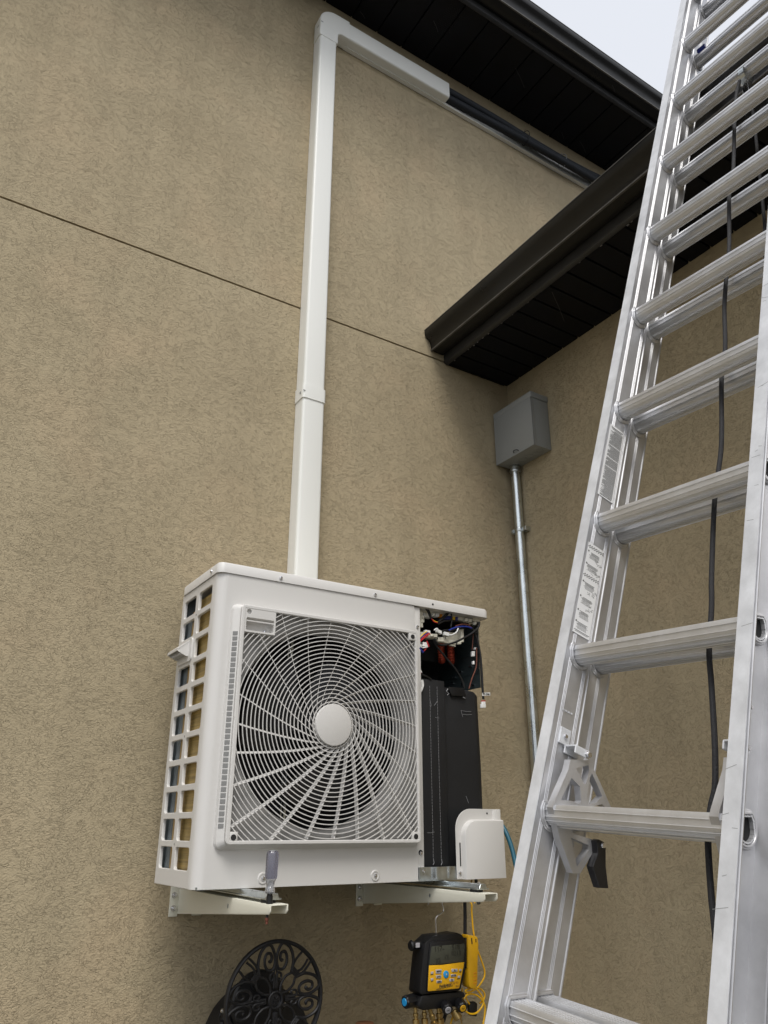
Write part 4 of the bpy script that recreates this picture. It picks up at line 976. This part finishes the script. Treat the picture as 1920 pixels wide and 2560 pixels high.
for s_, (x, y), sz in (('117-', (660, 692), .020), ('518', (865, 672), .020), ('0213', (870, 745), .018), ('12', (750, 795), .018), ('02', (650, 840), .018)):
    text('reading', s_, sz, gp(x, y)+Vector((0, -.0049, 0)), gax, gaz, 'lcdink', scr, depth=.0002)
for (x0, y0, x1, y1, sk, s_) in ((612,938,685,990,6,'MENU'),(615,1008,682,1048,3,'SAVE'),(622,1070,688,1108,-4,'ZERO'),(805,930,880,972,-10,'▲'),(795,995,865,1032,-10,'ENTER'),(778,1050,840,1090,-4,'▼'),(552,965,586,998,0,''),(552,1045,586,1078,0,''),(900,935,930,962,0,''),(880,1015,915,1045,0,'')):
    k_ = gpoly('key', [(x0, y0+4), (x1, y0-sk*.3), (x1-4, y1-2+(-4 if sk < 0 else 2)), (x0+4, y1)], -.0080, -.0058, 'key', kp, .0008)
    if s_ in '▲▼' and s_:
        c = gp((x0+x1)/2, (y0+y1)/2); t_ = .0035*(1 if s_ == '▲' else -1); b = MB(); b.add([c+Vector((-.0035, -.0083, -t_*.6)), c+Vector((.0035, -.0083, -t_*.6)), c+Vector((0, -.0083, t_))], [(0,1,2)]); b.build('arrow', 'ink', k_)
    elif s_: text('key_lettering', s_, .0055, gp((x0+x1)/2, (y0+y1)/2)+Vector((0, -.0083, 0)), gax, gaz, 'ink', k_, depth=.0001, bold=.0002)
b = MB(); c = gp(740, 1001); b.lathe(c+Vector((0, -.0058, 0)), (0, -1, 0), [(0, .0098), (.002, .0095), (.003, .0075)], 28); k_ = b.build('round_key', 'keyblue', kp, smooth=True)
b = MB(); b.lathe(c+Vector((0, -.0090, 0)), (0, -1, 0), [(0, .0026), (.0004, .0024)], 12); b.build('key_dot', 'key', k_)
for s_, (x, y) in (('LIGHT', (568, 1005)), ('OFF', (568, 1088)), ('TEMP', (912, 974)), ('MODE', (892, 1056))): text('keypad_lettering', s_, .0040, gp(x, y)+Vector((0, -.0062, 0)), gax, gaz, 'ink', kp, depth=.0001, bold=.0001)
text('maker_name', 'Fieldpiece', .0105, gp(728, 1135)+Vector((0, -.0063, 0)), Vector((1, 0, .08)), gaz, 'ink', kp, depth=.0001, bold=.0003, shear=.2)
text('keypad_lettering', 'WIRELESS DIGITAL MANIFOLD', .0044, gp(722, 1164)+Vector((0, -.0063, 0)), Vector((1, 0, .09)), gaz, 'ink', kp, depth=.0001, bold=.0001)
text('handwriting', 'R.16 YE.-', .0075, gp(850, 1108)+Vector((0, -.0063, 0)), Vector((1, 0, .08)), gaz, 'brown', kp, depth=.0001)
text('handwriting', "7H1'", .0075, gp(882, 1145)+Vector((0, -.0063, 0)), Vector((1, 0, .08)), gaz, 'brown', kp, depth=.0001)
# side probe socket
b = MB(); a = gp(455, 648, .03); e = gp(315, 655, .03); a.y = e.y = GYP+.03; b.lathe(e, a-e, [(0, .011), (.004, .0145), (.006, .0145), (.008, .0105), ((a-e).length+.01, .0105)], 20); b.build('side_socket', 'gblack', gs, smooth=True)
b = MB(); a = gp(382, 650, .02); b.obox(Vector((a.x+.008, GYP+.019, a.z)), (.007, 0, 0), (0, .0006, 0), (0, 0, .006)); b.build('socket_label', 'key', gs)
# hook
hk_pts = [gp(755, 135), gp(772, 200), gp(770, 245), gp(740, 275), gp(700, 300), gp(680, 335), gp(682, 420), gp(684, 512)]
hx = hk_pts[0].x
b = MB(); b.tube([Vector((hx+.004, GYP+.05, -.188)), Vector((hx+.002, GYP+.026, -.190))]+[Vector((p.x, GYP+.02, p.z)) for p in hk_pts], .0021, 8, smooth=6); b.build('hook', 'zinc', gs, smooth=True)
b = MB(); b.tube([Vector((hx+.004, GYP+.05, -.188)), Vector((hx+.005, GYP+.085, -.192)), Vector((hx+.004, GYP+.093, -.212)), Vector((hx, GYP+.096, -.218))], .0021, 8, smooth=5); b.build('hook_tip', 'zinc', gs, smooth=True)
# manifold block, knobs, fittings
mf = gpoly('manifold_block', [(470,1262),(960,1215),(1000,1225),(1015,1290),(950,1310),(940,1400),(690,1430),(600,1440),(490,1452),(420,1400)], .004, .058, 'gblack', gs, .006)
def knob(x, y, r, L, m2, axis, base_dy=.0, sc=.017):
    c = gp(x, y, 0); c = Vector((c.x, GYP+base_dy, c.z)); ax = Vector(axis).normalized(); rr = []
    u = ax.orthogonal().normalized(); v = ax.cross(u)
    for h, q in ((0, r*.85), (L*.15, r), (L*.9, r*1.02), (L, r*.85)):
        rr.append([c+ax*h+(u*math.cos(t)+v*math.sin(t))*q*(1+.05*math.cos(8*t)) for t in [2*math.pi*k/48 for k in range(48)]])
    b = MB(); b.loft(rr); o = b.build('knob', 'gblack', mf, smooth=True)
    b = MB(); b.lathe(c+ax*L, ax, [(0, r*.62), (.0014, r*.58)], 24); b.build('knob_cap', m2, o, smooth=True); return c+ax*L, ax
a = gp(430, 1335); kc, kx = knob(440, 1340, .0165, .036, 'keyblue', (-1, -.10, -.04), .03)
kc, kx = knob(752, 1372, .0150, .026, 'key', (-.25, -1, -.45), .004); text('knob_lettering', 'VAC', .006, kc+kx*.0018, Vector((1, -.3, 0)), Vector((0, -.4, 1)), 'ink', mf, depth=.0001)
kc, kx = knob(920, 1345, .0150, .030, 'gyel', (-.20, -1, -.40), .004); text('knob_lettering', 'REF', .006, kc+kx*.0018, Vector((1, -.3, 0)), Vector((0, -.4, 1)), 'ink', mf, depth=.0001)
b = MB(); c = gp(880, 1340); 
for x, y in ((505, 1385), (520, 1410)): pass
def fitting(x, y, dx, L, r, parent=mf, dy=.03):
    c = gp(x, y); c = Vector((c.x, GYP+dy, c.z)); ax = Vector((dx, -.05, -1)).normalized()
    b = MB(); b.lathe(c, ax, [(0, r*.55), (L*.25, r*.55), (L*.28, r*.8), (L*.42, r*.8), (L*.45, r*.6), (L*.55, r*.6), (L*.58, r), (L*.95, r*1.02), (L, r*.8)], 18)
    return b.build('brass_fitting', 'brass', parent, smooth=True)
fitting(480, 1440, .0, .050, .0095, dy=.040); fitting(575, 1430, 0, .048, .0095, dy=.035); fitting(600, 1440, .42, .060, .0105, dy=.018); fitting(740, 1440, 0, .048, .0105, dy=.03); fitting(800, 1440, .05, .05, .0075, dy=.045)
b = MB(); c = gp(905, 1500); ax = Vector((.35, -.3, -.8)).normalized(); b.lathe(Vector((c.x, GYP+.01, c.z))-ax*.012, ax, [(0, .011), (.002, .0128), (.024, .0128), (.026, .011)], 22); b.build('brass_cap', 'brass', mf, smooth=True)
c = gp(940, 1560); b = MB(); b.tube([Vector((c.x-.010, GYP+.005, c.z+.006)), Vector((c.x-.002, GYP, c.z+.004)), Vector((c.x+.002, GYP, c.z-.012)), Vector((c.x, GYP, c.z-.03))], .0022, 8, smooth=5); b.build('cap_tether', 'brass', mf, smooth=True)
rebase(gs, gp(684, 512))
# clamp probe clipped on the right side of the gauge
ck = thing('clamp_probe', 'yellow pipe clamp probe clipped to the right side of the gauge', 'clamp')
gpoly('housing', [(1020,530),(1040,524),(1135,545),(1148,640),(1140,800),(1135,1100),(1120,1180),(1080,1186),(1035,1160),(1025,1080),(1020,900),(1018,700)], -.004, .034, 'gyel', ck, .004)
b = MB()
for y in (985, 1025, 1070, 1110): c = gp(1100, y); b.obox(Vector((c.x, GYP-.0045, c.z)), (.0065, 0, .0003), (0, .0006, 0), (0, 0, .0006))
b.build('grip_ribs', 'orange', ck)
b = MB()
for x, y in ((1058, 580), (1062, 612), (1110, 590)): c = gp(x, y); b.obox(Vector((c.x, GYP-.0045, c.z)), (.0016, 0, 0), (0, .0006, 0), (0, 0, .0045))
b.build('vent_marks', 'ink', ck)
b = MB(); c0, c1 = gp(1022, 560), gp(1012, 940); b.box((c0.x-.006, GYP+.004, c1.z), (c0.x+.004, GYP+.036, c0.z)); b.build('jaw', 'gblack', ck, bevel=.002)
rebase(ck, gp(1080, 1186))
def gline(pts, dy): return [Vector((gp(x, y).x, GYP+dy, gp(x, y).z)) for x, y in pts]
pipe([Vector((gp(1110, 60).x, GYP+.06, gp(1110, 60).z)), ]+gline([(1112, 140), (1120, 250), (1140, 480), (1180, 680), (1240, 850), (1278, 970), (1270, 1060), (1200, 1170), (1120, 1225), (1060, 1238), (1045, 1215), (1110, 1190), (1170, 1195), (1230, 1260), (1262, 1330), (1250, 1410), (1180, 1490), (1100, 1500), (1030, 1450), (1008, 1370), (1040, 1290), (1110, 1258), (1190, 1280), (1260, 1350), (1285, 1430), (1275, 1560), (1262, 1640), (1262, 1900)], .02), .0026, 'sensor_cord', 'thin yellow sensor cord looping beside the clamp probe', 'cordy', 'cord', 8, 8)
pipe(gline([(1190, 1190), (1250, 1200), (1300, 1260), (1290, 1330), (1240, 1380)], .028), .0024, 'sensor_cord', 'short yellow cord end curling behind the coil of sensor cord', 'cordy', 'cord', 8, 6)
pipe(gline([(1080, 1250), (1082, 1320), (1120, 1390)], .03), .0024, 'sensor_cord', 'yellow cord end running into the small black pouch', 'cordy', 'cord', 8, 6)
pipe(gline([(1045, 1190), (1030, 1300), (990, 1420), (940, 1520), (900, 1640)], .035), .0026, 'sensor_cord', 'yellow cord dropping behind the gauge block to the frame bottom', 'cordy', 'cord', 8, 6)
pipe(gline([(1155, 100), (1160, 300), (1160, 560), (1150, 800), (1080, 1100), (1020, 1280), (960, 1440), (900, 1640)], .07), .0055, 'black_cable', 'thick black cable hanging behind the yellow probe', 'black', 'cable', 10, 6)
b = MB(); P = [gp(x, y) for x, y in [(1125,1390),(1150,1365),(1200,1362),(1232,1385),(1225,1550),(1135,1535)]]
b.loft([[Vector((p.x, GYP+.034, p.z)) for p in P], [Vector((p.x, GYP+.046, p.z)) for p in P]]); o = b.build('cord_pouch', 'black', None, bevel=.003); tag(o, 'small black pouch behind the coil of yellow cord', 'pouch')
# teal hose behind the ladder
pipe([onY(1245, 2055, 2.2), onY(1256, 2066, 2.18), onY(1268, 2088, 2.16), onY(1280, 2122, 2.14), onY(1290, 2165, 2.12), onY(1300, 2210, 2.1), onY(1310, 2300, 2.08), onY(1316, 2420, 2.06), onY(1320, 2600, 2.05)], .0078, 'teal_hose', 'teal hose curving out from behind the valve cover', 'teal', 'hose', 12, 6)
# wires that drop from the valve cover in front of the side wall
pipe([onY(1178, 2200, 2.2), onY(1180, 2230, 2.1), onY(1187, 2258, 2.08)], .0026, 'sensor_cord', 'yellow cord between the valve cover and the right bracket tip', 'cordy', 'cord', 8, 6)
pipe([onY(1190, 2200, 2.2), onY(1193, 2230, 2.1), onY(1197, 2260, 2.08)], .0055, 'black_cable', 'black cable between the valve cover and the right bracket tip', 'black', 'cable', 8, 6)

# ------------------------------------------------------------------ hose reel wheel
HY = 2.315
hw = thing('hose_reel', 'black cast iron hose reel with scrollwork wheel low on the wall', 'hose reel')
hc = onY(688, 2500, HY); R0 = .146
def hv(a, b_, dy=0): return Vector((hc.x+a, HY+dy, hc.z+b_))
b = MB()
b.tube([hv(R0*math.cos(2*math.pi*k/80), R0*math.sin(2*math.pi*k/80)) for k in range(80)], .0055, 8, closed=True)
b.tube([hv(R0*math.cos(2*math.pi*k/80), R0*math.sin(2*math.pi*k/80), .007) for k in range(80)], .0055, 8, closed=True)
wheel = b.build('rim', 'iron', hw, smooth=True)
b = MB()
def rot(p, a): return (p[0]*math.cos(a)-p[1]*math.sin(a), p[0]*math.sin(a)+p[1]*math.cos(a))
def curve2(pts, a, mir, r=.0042, k=5):
    r *= 1.08
    P = []
    for x, y in pts:
        if mir: x = -x
        q = rot((x*R0, y*R0), a); P.append(hv(*q))
    b.tube(P, r, 7, smooth=k)
# one quadrant seen from the centre towards the rim (y up)
arch = [(.02, .60), (.02, .75), (.10, .93), (.20, .955), (.32, .85), (.38, .66), (.36, .52), (.34, .45)]
scroll = [(.02, .62), (.06, .53), (.15, .51), (.22, .58), (.24, .70), (.20, .80), (.12, .80), (.09, .72), (.12, .66), (.15, .68)]
leaf1 = [(.34, .45), (.45, .62), (.62, .76)]; leaf2 = [(.34, .45), (.52, .50), (.66, .62), (.70, .71)]
small = [(.0, .20), (.02, .30), (.02, .40), (.05, .46), (.11, .44), (.12, .36), (.08, .33), (.06, .37)]
petal = [(.10, .10), (.12, .25), (.22, .38), (.34, .42)]; petal2 = [(.10, .10), (.25, .12), (.38, .22), (.42, .34)]
for q in range(4):
    a = q*math.pi/2+rad(2)
    for mir in (0, 1):
        curve2(arch, a, mir); curve2(scroll, a, mir, .0040); curve2(small, a, mir, .0030)
        curve2([(.035, .20), (.035, .44), (.02, .52), (.02, .62)], a, mir, .0026)
    curve2([(.34, .45), (.42, .62), (.60, .79)], a, 0, .0032); curve2([(.34, .42), (.56, .46), (.70, .62)], a, 0, .0032); curve2([(.45, .36), (.62, .42), (.79, .60)], a, 0, .0032)
    curve2([(.44, .34), (.54, .37), (.66, .37), (.85, .32), (.95, .20)], a, 0, .0001) if False else None
    curve2(petal, a, 0, .0034); curve2(petal2, a, 0, .0034)
    for t in (0, .025, .05): curve2([(.33+t, .46+t), (.46+t, .33+t)], a, 0, .0036)
b.build('scrollwork', 'iron', wheel, smooth=True)
b = MB(); b.tube([hv(.020*math.cos(2*math.pi*k/32), .020*math.sin(2*math.pi*k/32), -.002) for k in range(32)], .004, 8, closed=True); b.lathe(hv(0, 0, .006), (0, -1, 0), [(0, .019), (.006, .019), (.008, .008)], 24)
for q in range(6): b.tube([hv(.004*math.cos(q), .004*math.sin(q), -.004), hv(.011*math.cos(q*1.05), .011*math.sin(q*1.05), -.004)], .0014, 5)
b.build('hub_boss', 'iron', wheel, smooth=True)
# drum flange and wall mount behind
HB = 2.44
c1 = onY(648, 2507, HB); c2 = onY(657, 2618, HB+.03)
b = MB(); b.lathe((c1.x, HB, c1.z), (0, 1, 0), [(0, .080), (.006, .085), (.012, .085), (.014, .08)], 48); b.build('drum_flange', 'iron', hw, smooth=True)
b = MB(); b.lathe((c2.x, HB+.03, c2.z), (0, 1, 0), [(0, .150), (.006, .155), (.10, .155)], 48); b.build('wall_mount', 'iron', hw, smooth=True)
b = MB(); b.cyl((hc.x, HY+.004, hc.z), (c1.x+.03, HB, c1.z), .016, 16); b.build('axle', 'iron', hw, smooth=True)
for (u, v, yy) in ((636, 2452, HB), (556, 2527, HB+.03), (710, 2511, HB)): p = onY(u, v, yy); screw(p, (0, -1, 0), .0065, hw)
for (u, v, yy) in ((637, 2463, HB), (556, 2542, HB+.03)):
    p = onY(u, v, yy-.001); b = MB(); b.tube([p+Vector((.009*math.cos(t), 0, .011*math.sin(t))) for t in [2*math.pi*k/20 for k in range(20)]], .0022, 6, closed=True); b.build('slot_eye', 'iron', hw, smooth=True)
rebase(hw, (hc.x, D, hc.z))
# terracotta pot whose rim just enters the frame
pt = onY(912, 2556, 2.45)
tp = thing('garden_pot', 'brown rounded pot rim just visible at the bottom edge left of the gauge', 'pot')
b = MB(); b.lathe((pt.x, 2.45, pt.z), (0, 0, -1), [(0, .026), (.002, .029), (.014, .029), (.015, .025), (.07, .020), (.0705, .005)], 28); b.build('pot', 'terracotta', tp, smooth=True)
b = MB(); b.cyl((pt.x, 2.45, pt.z-.07), (pt.x, 2.45, GZ), .008, 10); b.build('stake', 'iron', tp)
rebase(tp, (pt.x, 2.45, GZ))
